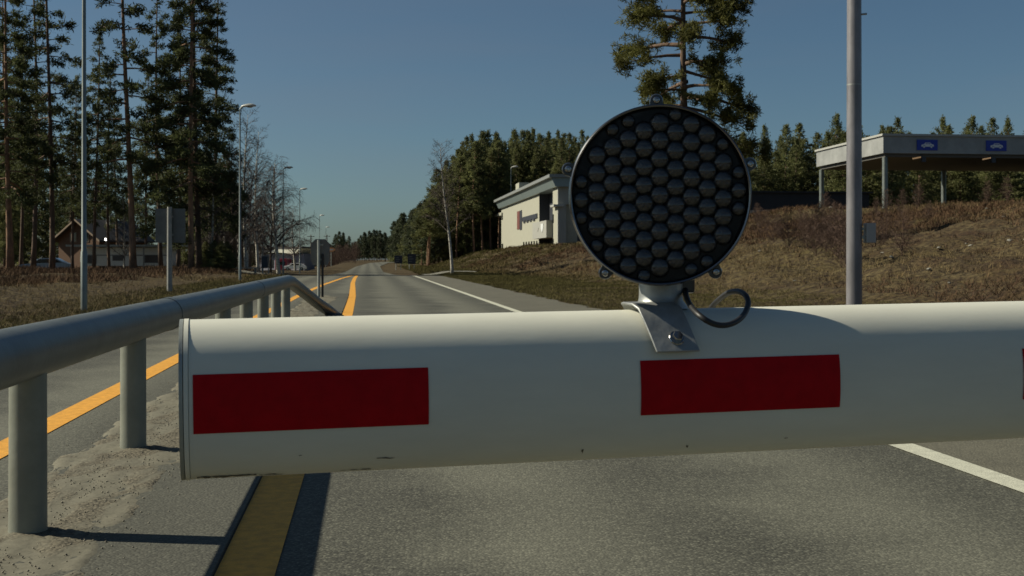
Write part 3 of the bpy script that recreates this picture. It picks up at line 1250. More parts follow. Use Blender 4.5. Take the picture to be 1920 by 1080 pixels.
L_ = ly(940)
WT = 6.8                                   # wall top
r0, r1 = ly(1036.5), ly(1011)
mb = MB()
D = 14
mb.box(0, D, r1, L_, -.8, WT)              # far block
mb.box(0, D, 0, r0, -.8 + .2, WT) if False else None
mb.box(0, 2.2, .55, r0, -.6, WT)            # near pier next to the recess
mb.box(2.2, D, r0 * .5, r1, -.6, WT)       # body behind the recess
mb.box(2.6, D, 0.3, r0 * .5, 4.7, WT)
mb.build('wall', M['bwall'], bld)
mb = MB()                                   # end wall facing the camera
mb.box(0, D, -.02, .55, 4.9, WT + .003)
mb.box(4.6, D, -.02, .55, -.6, 4.9)
mb.box(-.002, .9, -.02, .55, -.6, 4.9)
mb.build('end_wall', M['bwallgrey'], bld)
mb = MB()
mb.box(.9, 4.6, .6, .68, -.6, 4.9)
mb.build('entrance_glass', M['darkplate'], bld)
mb = MB()
mb.tube([(3.2, .2, -.6), (3.2, .2, 4.9)], .16, 14)
mb.build('column', M['bwallgrey'], bld, smooth=True)
mb = MB()                                   # slanting fascia panel and roof slab
mb.prism([(-.35, WT - .02), (-.8, WT + .95), (D + .8, WT + .95), (D + .35, WT - .02)], 'y', -.6, L_ + .8)
mb.build('fascia', M['fascia'], bld)
mb = MB()
mb.box(-1.05, D + 1.05, -.9, L_ + 1.1, WT + .953, WT + 1.3)
rf = mb.build('roof', M['roof'], bld)
mb = MB()
yv = ly(962)
mb.box(.6, 2.0, yv - 2, yv + 2, WT + 1.3, WT + 2.9)
mb.build('roof_vent', M['bwall'], rf)
mb = MB()                                   # recess: dark glazing on both floors
mb.box(1.2, 1.3, r0, r1, -.3, WT - .02)
mb.box(.03, 1.19, r1 - .06, r1 - .003, -.3, WT - .02)  # dark panel over the side wall of the recess
mb.build('recess_glazing', M['darkplate'], bld)
mb = MB()
mb.box(-.75, 1.1, r0 - .15, r1 + .5, zf(447, 1022), zf(416, 1022))
bal = mb.build('balcony', M['bwallgrey'], bld)
mb = MB()
ye = ly(1029)
zc_ = zf(427, 1029)
mb.prism([(ye - 1.0, zc_ + .45), (ye + 1.0, zc_ + .45), (ye + .9, zc_ - .1), (ye, zc_ - .55), (ye - .9, zc_ - .1)], 'x', -.8, -.755)
mb.build('emblem', M['signwhite'], bal)
mb = MB()
ye = ly(1021)
mb.prism([(ye - .35, zc_ + .1), (ye + .35, zc_ + .1), (ye, zc_ - .4)], 'x', -.8, -.755)
mb.build('emblem', M['canopytop'], bal)
for (pa, pb, ya, yb_) in [(981 + 4.9 * i, 983.2 + 4.9 * i, 453.5 - i * .4, 470.5 - i * .3) for i in range(6)]:
    mb = MB()
    pm = (pa + pb) / 2
    mb.box(-.03, .02, ly(pb), ly(pa), zf(yb_, pm), zf(ya, pm))
    mb.build('window', M['glass'], bld)
for (pa, pb, ya, yb_, m_) in ((970, 974.6, 396, 430, 'redplate'), (975, 979, 394.5, 431, 'darkplate'), (941, 943.5, 457, 472, 'glass'), (940.8, 942.8, 399, 412, 'glass'),
                              (1036.7, 1038.4, 402, 418, 'glass'), (1036.7, 1038.4, 448, 462, 'glass')):
    mb = MB()
    pm = (pa + pb) / 2
    mb.box(-.05, .02, ly(pb), ly(pa), zf(yb_, pm), zf(ya, pm))
    mb.build({'redplate': 'banner', 'darkplate': 'slot_window', 'glass': 'window'}[m_], M[m_], bld)
mb = MB()
sa, sb = ly(980.5), ly(1008)
zs0, zs1 = zf(417, 981), zf(407.5, 981)
mb.box(-.12, .02, sb, sa, zs0 + .12, zs1)
for i in range(4):
    yy_ = sb + (sa - sb) * (.15 + .22 * i)
    mb.box(-.118, .018, yy_, yy_ + (sa - sb) * .12, zs0 - .12, zs0 + .118)
mb.build('wall_sign', M['darkplate'], bld)
mb = MB()
mb.box(0.5, 3.2, L_ + .003, L_ + 15, zf(404, 932), zf(398.5, 932))
mb.build('end_canopy', M['bwall'], bld)
mb = MB()
mb.box(-.5, .6, -.35, 2.2, zf(389, 1040), zf(385, 1040))
mb.build('ledge', M['canopytop'], bld)

# ------------------------------------------------------------------ inspection canopy at the right
OC, YC = 37.3, 90
cg = 5.05
can = thing('vehicle_canopy', 'flat grey canopy on slim columns above the bank with two blue car signs', 'canopy', tuple(P(OC, YC, cg)), ROT)
zf0, zf1 = PZ(287, YC) - cg, PZ(250.5, YC) - cg
CW, CD = 26, 13.5
mb = MB()
mb.box(0, CW, 0, CD, zf0, zf1 - .16)
mb.build('fascia', M['canopy'], can)
mb = MB()
mb.box(-.12, CW + .1, -.12, CD + .1, zf1 - .158, zf1)
mb.build('roof_edge', M['canopytop'], can)
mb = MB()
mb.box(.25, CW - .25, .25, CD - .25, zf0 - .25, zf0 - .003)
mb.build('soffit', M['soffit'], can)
for (x_, y_) in ((.3, .4), (.3, CD - .4), (10.9, CD - .4), (10.4, .5) if False else (21.5, CD - .4), (13.6, .4)):
    mb = MB()
    mb.tube([(x_, y_, -.6), (x_, y_, zf0 - .26)], .2, 16)
    mb.build('column', M['pole'], can, smooth=True)
# the car pictogram seen from the side
CAR = [(-.46, -.10), (-.47, .01), (-.40, .05), (-.27, .07), (-.16, .18), (.17, .19), (.30, .08), (.43, .05), (.47, -.02), (.46, -.10),
       (.37, -.10), (.35, -.03), (.28, 0), (.21, -.03), (.19, -.10), (-.17, -.10), (-.19, -.03), (-.26, 0), (-.33, -.03), (-.35, -.10)]
for sx in (2.53, 7.82):
    mb = MB()
    zm0, zm1 = zf0 + .23, zf0 + 1.0
    mb.box(sx, sx + 1.57, -.06, -.003, zm0, zm1)
    sg = mb.build('car_sign', M['bluesign'], can)
    cxs, czs = sx + .80, (zm0 + zm1) / 2 - .02
    mb = MB()
    mb.prism([(cxs + x_ * 1.02, czs + z_ * 1.05) for x_, z_ in CAR], 'y', -.075, -.062)
    for wx in (-.26, .28):
        mb.prism([(cxs + wx * 1.02 + .075 * math.cos(a * .5236), czs - .12 + .075 * math.sin(a * .5236)) for a in range(12)], 'y', -.075, -.062)
    pic = mb.build('car_symbol', M['signwhite'], sg)
    mb = MB()
    mb.prism([(cxs - .17, czs + .085), (cxs - .11, czs + .15), (cxs + .0, czs + .155), (cxs + .0, czs + .085)], 'y', -.079, -.0755)
    mb.prism([(cxs + .05, czs + .085), (cxs + .05, czs + .155), (cxs + .15, czs + .155), (cxs + .23, czs + .085)], 'y', -.079, -.0755)
    mb.build('symbol_window', M['bluesign'], pic)
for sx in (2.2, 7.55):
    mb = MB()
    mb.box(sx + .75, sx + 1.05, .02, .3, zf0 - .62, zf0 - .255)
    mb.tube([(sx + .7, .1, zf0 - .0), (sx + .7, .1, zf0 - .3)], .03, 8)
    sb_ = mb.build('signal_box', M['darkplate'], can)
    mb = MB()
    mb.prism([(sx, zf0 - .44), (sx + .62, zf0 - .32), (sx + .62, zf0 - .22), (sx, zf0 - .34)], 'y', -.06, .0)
    mb.build('lamp_strip', M['amber'], sb_)  # tan strip, its glow standing in for sun falling on it

# dark hall with a pale plinth beyond the bank
Yd = 118
cg2 = PZ(403, Yd)
t = thing('dark_hall', 'long low dark building with a pale plinth beside the canopy on the bank', 'building', (PX(1380, Yd), Yd, cg2), ROT)
x1_ = (1640 - 1380) / F * Yd
mb = MB()
mb.box(0, x1_, 0, 10, .45, PZ(361, Yd) - cg2)
mb.build('wall', M['navywall'], t)
mb = MB()
mb.box(-.15, x1_ + .1, -.2, 10, -1.5, .447)
mb.build('plinth', M['concrete'], t)
mb = MB()
mb.box(-.3, x1_ + .3, -.3, 10.3, PZ(361, Yd) - cg2 + .003, PZ(361, Yd) - cg2 + .14)
mb.build('roof', M['navywall'], t)

# ------------------------------------------------------------------ left side: caravan, carport, house, car
Yv = 122
cv0 = gpos(152, Yv)
t = thing('caravan', 'long pale caravan with dark curtained windows standing behind the pine trunks', 'caravan', cv0)
zb_ = cv0[2]
ln = (322 - 152) / F * Yv
hz = PZ(464, Yv) - zb_
w_ = 2.4
mb = MB()
zl = PZ(499, Yv) - zb_
mb.prism([(0, zl), (ln, zl), (ln + .12, zl + .5), (ln, hz - .35), (ln - .35, hz), (.3, hz), (-.05, hz - .4), (-.1, zl + .5)], 'y', 0, w_)
mb.build('body', M['caravan'], t, bevel=.06)
mb = MB()
zq = PZ(478.5, Yv) - zb_
mb.box(.02, ln - .02, -.02, -.003, zq - .05, zq + .05)
mb.build('belt_line', M['caravanstripe'], t)
for xa, xb, ya, yb_ in ((162, 180, 480, 493), (212, 232, 479.5, 488), (272, 299, 479, 492)):
    mb = MB()
    fx = [PX(q, Yv) - cv0[0] for q in (xa, xb)]
    fz = [PZ(q, Yv) - zb_ for q in (yb_, ya)]
    mb.box(fx[0] - .06, fx[1] + .06, -.03, -.004, fz[0] - .06, fz[1] + .06)
    wf = mb.build('window', M['caravanstripe'], t)
    mb = MB()
    mb.box(fx[0], fx[1], -.045, -.031, fz[0], fz[1])
    mb.build('pane', M['curtain'], wf)
for wx in (ln * .42, ln * .56):
    mb = MB()
    mb.lathe([(.16, -.1), (.3, -.09), (.32, 0), (.3, .09), (.16, .1)], 18, Matrix.Translation((wx, .2, .3)) @ Matrix.Rotation(R(90), 4, 'X'))
    mb.build('wheel', M['tyre'], t, smooth=True)
mb = MB()
mb.prism([(ln + .1, zl + .12), (ln + .1, zl + .02), (ln + 1.3, zl - .02), (ln + 1.3, zl + .08)], 'y', w_ / 2 - .1, w_ / 2 + .1)
mb.build('drawbar', M['darkplate'], t)
t = thing('carport', 'thin flat roof on posts spanning above the pale caravan', 'carport', gpos(123, Yv - .8))
zb_ = t.location.z
lr = (342 - 123) / F * Yv
mb = MB()
mb.box(0, lr, 0, 4.2, PZ(462.5, Yv) - zb_, PZ(459, Yv) - zb_)
mb.build('roof', M['galv'], t)
for x_ in (.5, lr * .66, lr - .5):
    for y_ in (.15, 4.0):
        mb = MB()
        mb.box(x_ - .06, x_ + .06, y_ - .06, y_ + .06, -.3, PZ(462.5, Yv) - zb_ - .003)
        mb.build('post', M['woodpost'], t)

Yh = 158
h0 = gpos(110, Yh)
zb_ = h0[2]
t = thing('timber_house', 'orange-brown timber house with a gable between the left pine trunks', 'house', h0, R(-24))
wd = 6.6
ze, za = PZ(447, Yh) - zb_, PZ(414, Yh) - zb_
mb = MB()
mb.prism([(0, -.5), (wd, -.5), (wd, ze), (wd / 2, za - .1), (0, ze)], 'y', 0, 9)
mb.build('wall', M['orangewood'], t)
mb = MB()
for s_ in (0, 1):
    xa, xb = (wd / 2, -0.7) if s_ == 0 else (wd / 2, wd + .7)
    sl_ = (za - ze) / (wd / 2)
    zlo = ze - .7 * sl_
    mb.prism([(xa, za), (xb, zlo), (xb, zlo + .2), (xa, za + .2)], 'y', -.7, 9.7)
rf = mb.build('roof', M['rooftile'], t)
mb = MB()
for s_ in (0, 1):
    xa, xb = (wd / 2, -0.7) if s_ == 0 else (wd / 2, wd + .7)
    mb.prism([(xa, za - .05), (xb, zlo - .05), (xb, zlo + .19), (xa, za + .19)], 'y', -.76, -.703)
mb.build('barge_board', M['woodtrim'], rf)
for xa in (1.9, 3.9):
    mb = MB()
    mb.box(xa, xa + 1.1, -.05, -.003, ze - .5, ze + .75)
    wf = mb.build('window', M['woodtrim'], t)
    mb = MB()
    mb.box(xa + .1, xa + 1.0, -.07, -.052, ze - .4, ze + .65)
    mb.build('pane', M['glass'], wf)
mb = MB()
mb.box(wd / 2 - .1 + .9, wd / 2 + .5 + .9, 4, 4.7, za - .8, za + .9)
mb.build('chimney', M['concrete'], rf)

# lit globe on an added post, its glow standing in for sun glinting in glass
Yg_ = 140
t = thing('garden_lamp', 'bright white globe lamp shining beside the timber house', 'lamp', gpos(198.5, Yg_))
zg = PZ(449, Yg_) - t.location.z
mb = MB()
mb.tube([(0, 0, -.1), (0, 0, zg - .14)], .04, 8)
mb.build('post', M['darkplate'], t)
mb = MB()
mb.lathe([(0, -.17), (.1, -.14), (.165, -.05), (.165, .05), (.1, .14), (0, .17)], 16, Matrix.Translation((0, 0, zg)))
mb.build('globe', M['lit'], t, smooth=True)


def make_car(name, label, cat, loc, rz, paint, L=4.5, H=1.45, W=1.75, group=None):
    t = thing(name, label, cat, loc, rz, group)
    k_ = L / 4.5
    side = [(-2.2, .35), (-2.25, .7), (-2.1, .86), (-1.25, .95), (-.55, 1.4), (.9, 1.45), (1.75, 1.02), (2.2, .9), (2.25, .55), (2.2, .33)]
    mb = MB()
    mb.prism([(x_ * k_, z_ * H / 1.45) for x_, z_ in side], 'y', -W / 2, W / 2)
    mb.build('body', paint, t, bevel=.07)
    mb = MB()
    gl = [(-1.05, .98), (-.48, 1.33), (.82, 1.37), (1.5, 1.04)]
    mb.prism([(x_ * k_, z_ * H / 1.45) for x_, z_ in gl], 'y', -W / 2 - .012, W / 2 + .012)
    mb.build('window', M['glass'], t)
    for wx in (-1.35, 1.38):
        for wy in (-W / 2 + .06, W / 2 - .06):
            mb = MB()
            Mw = Matrix.Translation((wx * k_, wy, .32)) @ Matrix.Rotation(R(90), 4, 'X')
            mb.lathe([(.18, -.1), (.31, -.1), (.325, 0), (.31, .1), (.18, .1)], 18, Mw)
            wh = mb.build('wheel', M['tyre'], t, smooth=True)
            mb = MB()
            mb.lathe([(0, -.105), (.17, -.105), (.17, .105), (0, .105)], 12, Mw)
            mb.build('rim', M['galv'], wh)
    for wy in (-.6, .6):
        mb = MB()
        mb.box(-2.27 * k_, -2.2 * k_, wy - .18, wy + .18, .66, .8)
        mb.build('headlight', M['signwhite'], t, bevel=.02)
    return t


make_car('parked_car', 'silver-blue car parked in the shade left of the caravan', 'car', gpos(88, 112, .0), R(8), M['carpaint'])

# ------------------------------------------------------------------ far service station
Yq = 258
s0 = PX(478, Yq)
bz = PZ(508, Yq)
t = thing('service_station', 'far low shop with a bright white fascia beyond the bare trees', 'building', (s0, Yq + 4, bz), R(-32))
wS = (592 - 478) / F * Yq
mb = MB()
mb.box(0, wS, 0, 3.2, -.5, PZ(476, Yq) - bz)
mb.build('wall', M['stationwall'], t)
mb = MB()
za, zb2 = PZ(476, Yq) - bz, PZ(466, Yq) - bz
mb.prism([(5.4, za + .35), (wS - 1.6, za + .0), (wS + .15, zb2), (5.4, zb2)], 'y', -1.2, 3.3)
mb.build('fascia', M['whitefascia'], t)
mb = MB()
mb.box(.2, 5.2, -.9, 3.25, za + .3, za + .8)
mb.build('canopy', M['caravan'], t)
mb = MB()
mb.box(-.3, wS + .3, -1.3, 3.5, zb2 + .003, zb2 + .35)
mb.build('roof', M['rooftile'], t)
for i, (xa, xb) in enumerate(((.8, 2.4), (2.8, 4.2), (7.2, 8.6), (9.0, 10.4))):
    mb = MB()
    mb.box(xa, xb, -.05, .0 - .003, .6, 2.3)
    mb.build('window', M['glass'], t)

Yr = 250
vb = PZ(511, Yr)
t = thing('red_van', 'boxy dark red van parked in front of the far white-edged shop', 'van', (PX(527, Yr), Yr, vb))
mb = MB()
mb.prism([(-1.2, .35), (1.2, .35), (1.2, 2.6), (1.05, 2.8), (-1.05, 2.8), (-1.2, 2.6)], 'y', -.0, 5.0)
mb.build('body', M['vanred'], t, bevel=.08)
mb = MB()
mb.box(-.85, .85, -.04, .0 - .003, 1.5, 2.2)
mb.build('window', M['glass'], t)
for wx in (-1.0, 1.0):
    for wy in (.8, 4.0):
        mb = MB()
        mb.lathe([(.18, -.12), (.36, -.12), (.36, .12), (.18, .12)], 14, Matrix.Translation((wx, wy, .36)) @ Matrix.Rotation(R(90), 4, 'Y'))
        mb.build('wheel', M['tyre'], t)
for wx in (-.95, .95):
    mb = MB()
    mb.box(wx - .12, wx + .12, -.03, -.003, .8, 1.2)
    mb.build('tail_light', M['redplate'], t)
make_car('parked_car', 'white car parked right of the red van by the far shop', 'car', (PX(553, 246), 246, PZ(507, 246)), R(4), M['carwhite'])

# oval orange sign on its pylon
Yo = 236
t = thing('pylon_sign', 'small oval orange sign on a pole right of the median sign', 'sign', (PX(621, Yo), Yo, -.9))
zo = PZ(468, Yo) + .9
mb = MB()
mb.tube([(0, 0, -.4), (0, 0, zo - .3)], .07, 10)
mb.build('pole', M['galv'], t)
mb = MB()
mb.prism([(.72 * math.cos(a * math.pi / 14), zo + .40 * math.sin(a * math.pi / 14)) for a in range(28)], 'y', -.1, .1)
pn = mb.build('sign_panel', M['orangesign'], t)
mb = MB()
mb.prism([(.5 * math.cos(a * math.pi / 14), zo + .12 * math.sin(a * math.pi / 14)) for a in range(28)], 'y', -.115, -.101)
mb.build('sign_band', M['signwhite'], pn)

# resting bench and litter bin on the lay-by
t = thing('picnic_bench', 'low weathered bench on the pale lay-by right of the second lamp', 'bench', gpos(470, 80))
mb = MB()
mb.box(-.9, .5, -.2, .2, .42, .5)
mb.build('seat', M['picnic'], t)
for x_ in (-.7, .3):
    mb = MB()
    mb.box(x_ - .05, x_ + .05, -.15, .15, -.1, .418)
    mb.build('leg', M['picnic'], t)
t = thing('litter_bin', 'dark upright bin on two posts beside the far lay-by', 'bin', gpos(497, 84))
mb = MB()
mb.box(-.22, .22, -.2, .2, .5, 1.25)
mb.build('body', M['darkplate'], t, bevel=.02)
mb = MB()
mb.box(-.26, .26, -.24, .24, 1.253, 1.32)
mb.build('lid', M['signback'], t)
for x_ in (-.2, .2):
    mb = MB()
    mb.box(x_ - .03, x_ + .03, .205, .25, -.1, 1.2)
    mb.build('post', M['galv'], t)
# utility poles far away
for x, Yu, lab in ((583, 300, 'far thin wooden utility pole left of the median sign'), (613, 330, 'far dark utility pole above the orange oval sign')):
    t = thing('utility_pole', lab, 'utility pole', (PX(x, Yu), Yu, -.8))
    mb = MB()
    zt_ = PZ(440, Yu) + .8
    mb.tube([(0, 0, -.3), (0, 0, zt_)], [.16, .11], 8)
    mb.build('pole', M['bark'], t)
    mb = MB()
    mb.box(-.9, .9, -.06, .06, zt_ - .5, zt_ - .36)
    mb.build('cross_arm', M['bark'], t)

# ------------------------------------------------------------------ trees
def tufts(C, m, ln, wd, rng, up=.35, out=None, jit=.12):
    """m needle faces fanning out of every cluster centre"""
    n = len(C)
    d = rng.normal(0, 1, (n, m, 3))
    d[:, :, 2] += up
    if out is not None:
        d += out[:, None, :]
    d /= np.linalg.norm(d, axis=2, keepdims=True) + 1e-9
    w_ = np.cross(d, rng.normal(0, 1, (n, m, 3)))
    w_ /= np.linalg.norm(w_, axis=2, keepdims=True) + 1e-9
    L = ln * rng.uniform(.6, 1.35, (n, m, 1))
    W = wd * rng.uniform(.6, 1.3, (n, m, 1))
    c = C[:, None, :] + rng.normal(0, jit, (n, m, 3))
    a = c - d * L * .25
    b = c + d * L * .75
    mid = c + d * L * .3
    V = np.stack([a, mid - w_ * W * .5, b, mid + w_ * W * .5], 2).reshape(-1, 3)
    return V


def quads_of(V):
    return np.arange(len(V)).reshape(-1, 4)


def conifer(h, cb, rlow, rtop, nb, seed, ln=.34, wd=.12, m=9, dens=2.6, droop=.25, rise=.2, gap=0.0, r0_=.2, spread=.24, bend=.25, limb=1.0,
            shape=1.0, flat=.5, lopsided=0.0, leafstart=.3, lean=0.0):
    rng = np.random.RandomState(seed)
    mb = MB()
    zs = np.linspace(-.3, h, 12)
    bx = bend * np.sin(zs / h * 3.1 + rng.uniform(0, 6)) + lean * zs / h
    by = bend * np.sin(zs / h * 2.6 + rng.uniform(0, 6))
    bx -= bx[0]
    by -= by[0]
    rad = [r0_ * (1.25 if i == 0 else 1) * (1 - .82 * (max(0, z) / h)) for i, z in enumerate(zs)]
    mb.tube([(bx[i], by[i], zs[i]) for i in range(len(zs))], rad, 9)
    Cs, Os = [], []
    for i in range(nb):
        f = (i + rng.uniform(0, 1)) / nb
        z = cb + (h - cb) * f ** 1.05
        if gap and rng.rand() < gap:
            continue
        prof_ = (rlow + (rtop - rlow) * f) * (1 - f ** 4 * .8)
        if shape == 3:
            prof_ = rlow * min((1 - f) ** .62, (1 - f) * 2.0) + .08
        if shape == 2:
            prof_ *= (min(1, .45 + f / .25) if shape > 1 else 1)
        az = i * 2.399 + rng.uniform(-.5, .5)
        L = prof_ * rng.uniform(.6, 1.15)
        if lopsided:
            L *= 1 + lopsided * math.cos(az - 2.7)
        tx = np.interp(z, zs, bx)
        ty = np.interp(z, zs, by)
        e0 = rise * (f * 1.6 - .3) + rng.uniform(-.12, .12)
        pts = []
        for s in np.linspace(0, 1, 5):
            zz = z + L * (e0 * s - droop * s * s + .12 * s ** 3)
            wob = .05 * L * math.sin(s * 5 + i)
            pts.append((tx + math.cos(az) * L * s - math.sin(az) * wob, ty + math.sin(az) * L * s + math.cos(az) * wob, zz))
        mb.tube(pts, [max(.012, r * limb) for r in (.022 * L + .015, .018 * L + .01, .013 * L + .008, .008 * L + .006, .004)], 4, caps=False)
        pts = np.array(pts)
        nc = max(3, int(L * dens * 4))
        s = rng.uniform(leafstart, 1.03, nc) ** .8
        seg = np.clip(s * 4, 0, 3.999)
        k_ = seg.astype(int)
        fr = (seg - k_)[:, None]
        c = pts[k_] * (1 - fr) + pts[k_ + 1] * fr
        lat = rng.normal(0, spread, nc) * L * (1.15 - .75 * s)
        c[:, 0] += -math.sin(az) * lat
        c[:, 1] += math.cos(az) * lat
        c[:, 2] += rng.normal(0, flat * spread * .45, nc) * min(L, 2.5) + .05
        Cs.append(c)
        Os.append(np.tile([math.cos(az) * .6, math.sin(az) * .6, -droop * .5], (nc, 1)))
    # leader
    c = np.stack([np.full(14, bx[-1]) + rng.normal(0, .1, 14), np.full(14, by[-1]) + rng.normal(0, .1, 14), h - rng.uniform(0, 1.0, 14)], 1)
    Cs.append(c)
    Os.append(np.tile([0, 0, .6], (14, 1)))
    C = np.concatenate(Cs)
    O = np.concatenate(Os)
    V = tufts(C, m, ln, wd, rng, out=O, jit=ln * .35)
    return mb, V


PROTO = {}


def proto(key, matT, matC, **kw):
    mb, V = conifer(**kw)
    me = bpy.data.meshes.new('trunk')
    me.from_pydata(mb.v, [], mb.f)
    me.polygons.foreach_set("use_smooth", [True] * len(me.polygons))
    me.materials.append(matT)
    cr = np_mesh('crown', V, quads_of(V))
    cr.materials.append(matC)
    PROTO[key] = (me, cr)


def tree(key, name, loc, label, cat='tree', group=None, s=1.0, rz=0.0, sz=None):
    t = thing(name, label, cat, loc, rz, group)
    t.scale = (s, s, sz or s)
    for nm, me in zip(('trunk', 'crown'), PROTO[key]):
        o = bpy.data.objects.new(nm, me)
        COL.objects.link(o)
        o.parent = t
    return t


# big sparse Scots pine behind the warning light
proto('lonepine', M['bark'], M['needles_pine'], h=17.5, cb=6.3, rlow=3.7, rtop=2.5, nb=56, seed=23, ln=.28, wd=.045, m=40, dens=3.0, droop=.30, rise=.30,
      r0_=.24, spread=.22, bend=.22, gap=.08, leafstart=.44, limb=1.4, flat=.9, lopsided=-.03)
# tall left pines, long horizontal sprays
for i, kw in enumerate((dict(cb=4.5, rlow=3.2, rtop=1.2, nb=70, dens=2.3), dict(cb=7.0, rlow=3.0, rtop=1.4, nb=52, gap=.12, dens=2.0), dict(cb=6.0, rlow=3.3, rtop=1.0, nb=56, dens=2.2),
                        dict(cb=3.5, rlow=3.5, rtop=1.0, nb=70, dens=2.6))):
    proto('tall%d' % i, M['bark'] if i != 1 else M['barkred'], M['needles_dark'], h=25, seed=30 + i, ln=.36, wd=.085, m=13, droop=.34, rise=.3, r0_=.22, spread=.25, bend=.3, flat=.6, **kw)
for i, kw in enumerate((dict(cb=8.5, rlow=3.3, rtop=1.2, nb=46, dens=2.2), None, dict(cb=7.5, rlow=3.1, rtop=1.1, nb=48, dens=2.2, gap=.08), dict(cb=7.0, rlow=3.7, rtop=.9, nb=56, dens=2.3))):
    if kw:
        proto('high%d' % i, M['bark'], M['needles_dark'], h=25, seed=50 + i, ln=.36, wd=.085, m=13, droop=.34, rise=.3, r0_=.2, spread=.25, bend=.3, flat=.6, **kw)
proto('redtall', M['barkred'], M['needles_dark'], h=26, cb=6.0, rlow=3.4, rtop=1.3, nb=64, seed=44, ln=.36, wd=.085, m=13, dens=2.8, droop=.36, rise=.3, r0_=.2, spread=.2,
      bend=.2, flat=.55)
for i in range(4):
    proto('spruce%d' % i, M['bark'], M['needles_mid'], h=18, cb=1.0 + i * .8, rlow=3.9 - .2 * i, rtop=.35, nb=96, seed=60 + i, ln=.42, wd=.13, m=7, dens=2.3, droop=.26, rise=.12, r0_=.17,
          spread=.22, bend=.12, flat=.6, shape=3, leafstart=.15)
for i in range(3):
    proto('young%d' % i, M['bark'], M['needles_mid'], h=14, cb=.8, rlow=3.4 - .3 * i, rtop=.35, nb=84, seed=160 + i, ln=.36, wd=.1, m=9, dens=2.3, droop=.05, rise=.4, r0_=.15,
          spread=.24, bend=.15, flat=.8, shape=3, leafstart=.2)
for i in range(4):
    proto('woodpine%d' % i, M['barkred'], M['needles_mid'], h=20, cb=7.5 + i * .7, rlow=2.5, rtop=1.1 + .15 * i, nb=44, seed=80 + i, ln=.42, wd=.13, m=9, dens=3.0, droop=.1,
          rise=.45, r0_=.17, spread=.3, bend=.3, flat=1.2)
for i in range(3):
    proto('farpine%d' % i, M['bark'], M['needles_far'], h=14, cb=2.0, rlow=2.6, rtop=1.4, nb=40, seed=100 + i, ln=.6, wd=.24, m=8, dens=1.8, droop=.05, rise=.4, r0_=.17, spread=.3,
          bend=.3, flat=1.6, shape=2)


def bare_tree(key, h, seed, matT, matC, r0_=.13, nb=46, cb=.28, rl=.3, weep=0.0, lean=0.0, twig=.02, fork=2, tn=9):
    """leafless birch: trunk, boughs and a cloud of fine twigs (thin ribbons)"""
    rng = np.random.RandomState(seed)
    mb = MB()
    zs = np.linspace(-.2, h * .96, 14)
    bx = lean * (zs / h) + .02 * h * np.sin(zs / h * 4 + rng.uniform(0, 6))
    by = .02 * h * np.sin(zs / h * 3 + rng.uniform(0, 6))
    bx -= bx[0]
    by -= by[0]
    mb.tube([(bx[i], by[i], zs[i]) for i in range(14)], [r0_ * (1.2 if i == 0 else 1) * (1 - .92 * max(0, zs[i]) / h) for i in range(14)], 9)
    tw = MB()
    segs = []
    for i in range(nb):
        f = cb + (1 - cb) * (i + rng.rand()) / nb * .97
        z = h * f
        az = i * 2.399 + rng.uniform(-.6, .6)
        L = h * rl * (1.05 - f) * rng.uniform(.7, 1.2) + .4
        el = rng.uniform(.55, 1.05)
        p = np.array([np.interp(z, zs, bx), np.interp(z, zs, by), z])
        d = np.array([math.cos(az) * math.cos(el), math.sin(az) * math.cos(el), math.sin(el)])
        pts = [p]
        for s in range(5):
            d = d + rng.normal(0, .1, 3) + np.array([math.cos(az) * .05, math.sin(az) * .05, -weep * s * .35])
            d /= np.linalg.norm(d)
            pts.append(pts[-1] + d * L / 5)
        rb = max(.008, r0_ * .36 * (1 - f) + .01)
        tw.tube([tuple(q) for q in pts], [rb, rb * .8, rb * .6, rb * .45, rb * .3, .004], 4, caps=False)
        pts = np.array(pts)
        for q in range(int(tn * L)):
            s = rng.uniform(.15, 1) * 4.999
            k_ = int(s)
            b = pts[k_] + (pts[k_ + 1] - pts[k_]) * (s - k_)
            dd = (pts[k_ + 1] - pts[k_])
            dd = dd / np.linalg.norm(dd) + rng.normal(0, .55, 3)
            dd[2] -= weep * 1.2
            dd /= np.linalg.norm(dd)
            l_ = rng.uniform(.3, .75) * (1 + weep * .8)
            m1 = b + dd * l_ * .5
            d2 = dd + np.array([0, 0, -weep * .9]) + rng.normal(0, .2, 3)
            d2 /= np.linalg.norm(d2)
            e_ = m1 + d2 * l_ * .5
            segs.append((b, m1, e_))
            for _ in range(fork):
                d3 = d2 + rng.normal(0, .5, 3)
                d3 /= np.linalg.norm(d3)
                segs.append((m1, m1 + d3 * l_ * .25, m1 + d3 * l_ * .5 + np.array([0, 0, -weep * .15])))
    S_ = np.array(segs)
    sd = np.cross(S_[:, 2] - S_[:, 0], rng.normal(0, 1, (len(S_), 3)))
    sd /= np.linalg.norm(sd, axis=1, keepdims=True) + 1e-9
    sd *= twig * .5
    V = np.stack([S_[:, 0] - sd, S_[:, 0] + sd, S_[:, 1] + sd * .8, S_[:, 1] - sd * .8, S_[:, 1] - sd * .8, S_[:, 1] + sd * .8, S_[:, 2] + sd * .4, S_[:, 2] - sd * .4], 1).reshape(-1, 3)
    V0 = np.array(tw.v)
    me = bpy.data.meshes.new('trunk')
    me.from_pydata(mb.v, [], mb.f)
    me.polygons.foreach_set("use_smooth", [True] * len(me.polygons))
    me.materials.append(matT)
    V2 = np.concatenate([V0, V])
    Q2 = np.concatenate([np.array(tw.f), quads_of(V) + len(V0)])
    cr = np_mesh('crown', V2, Q2)
    cr.materials.append(matC)
    PROTO[key] = (me, cr)


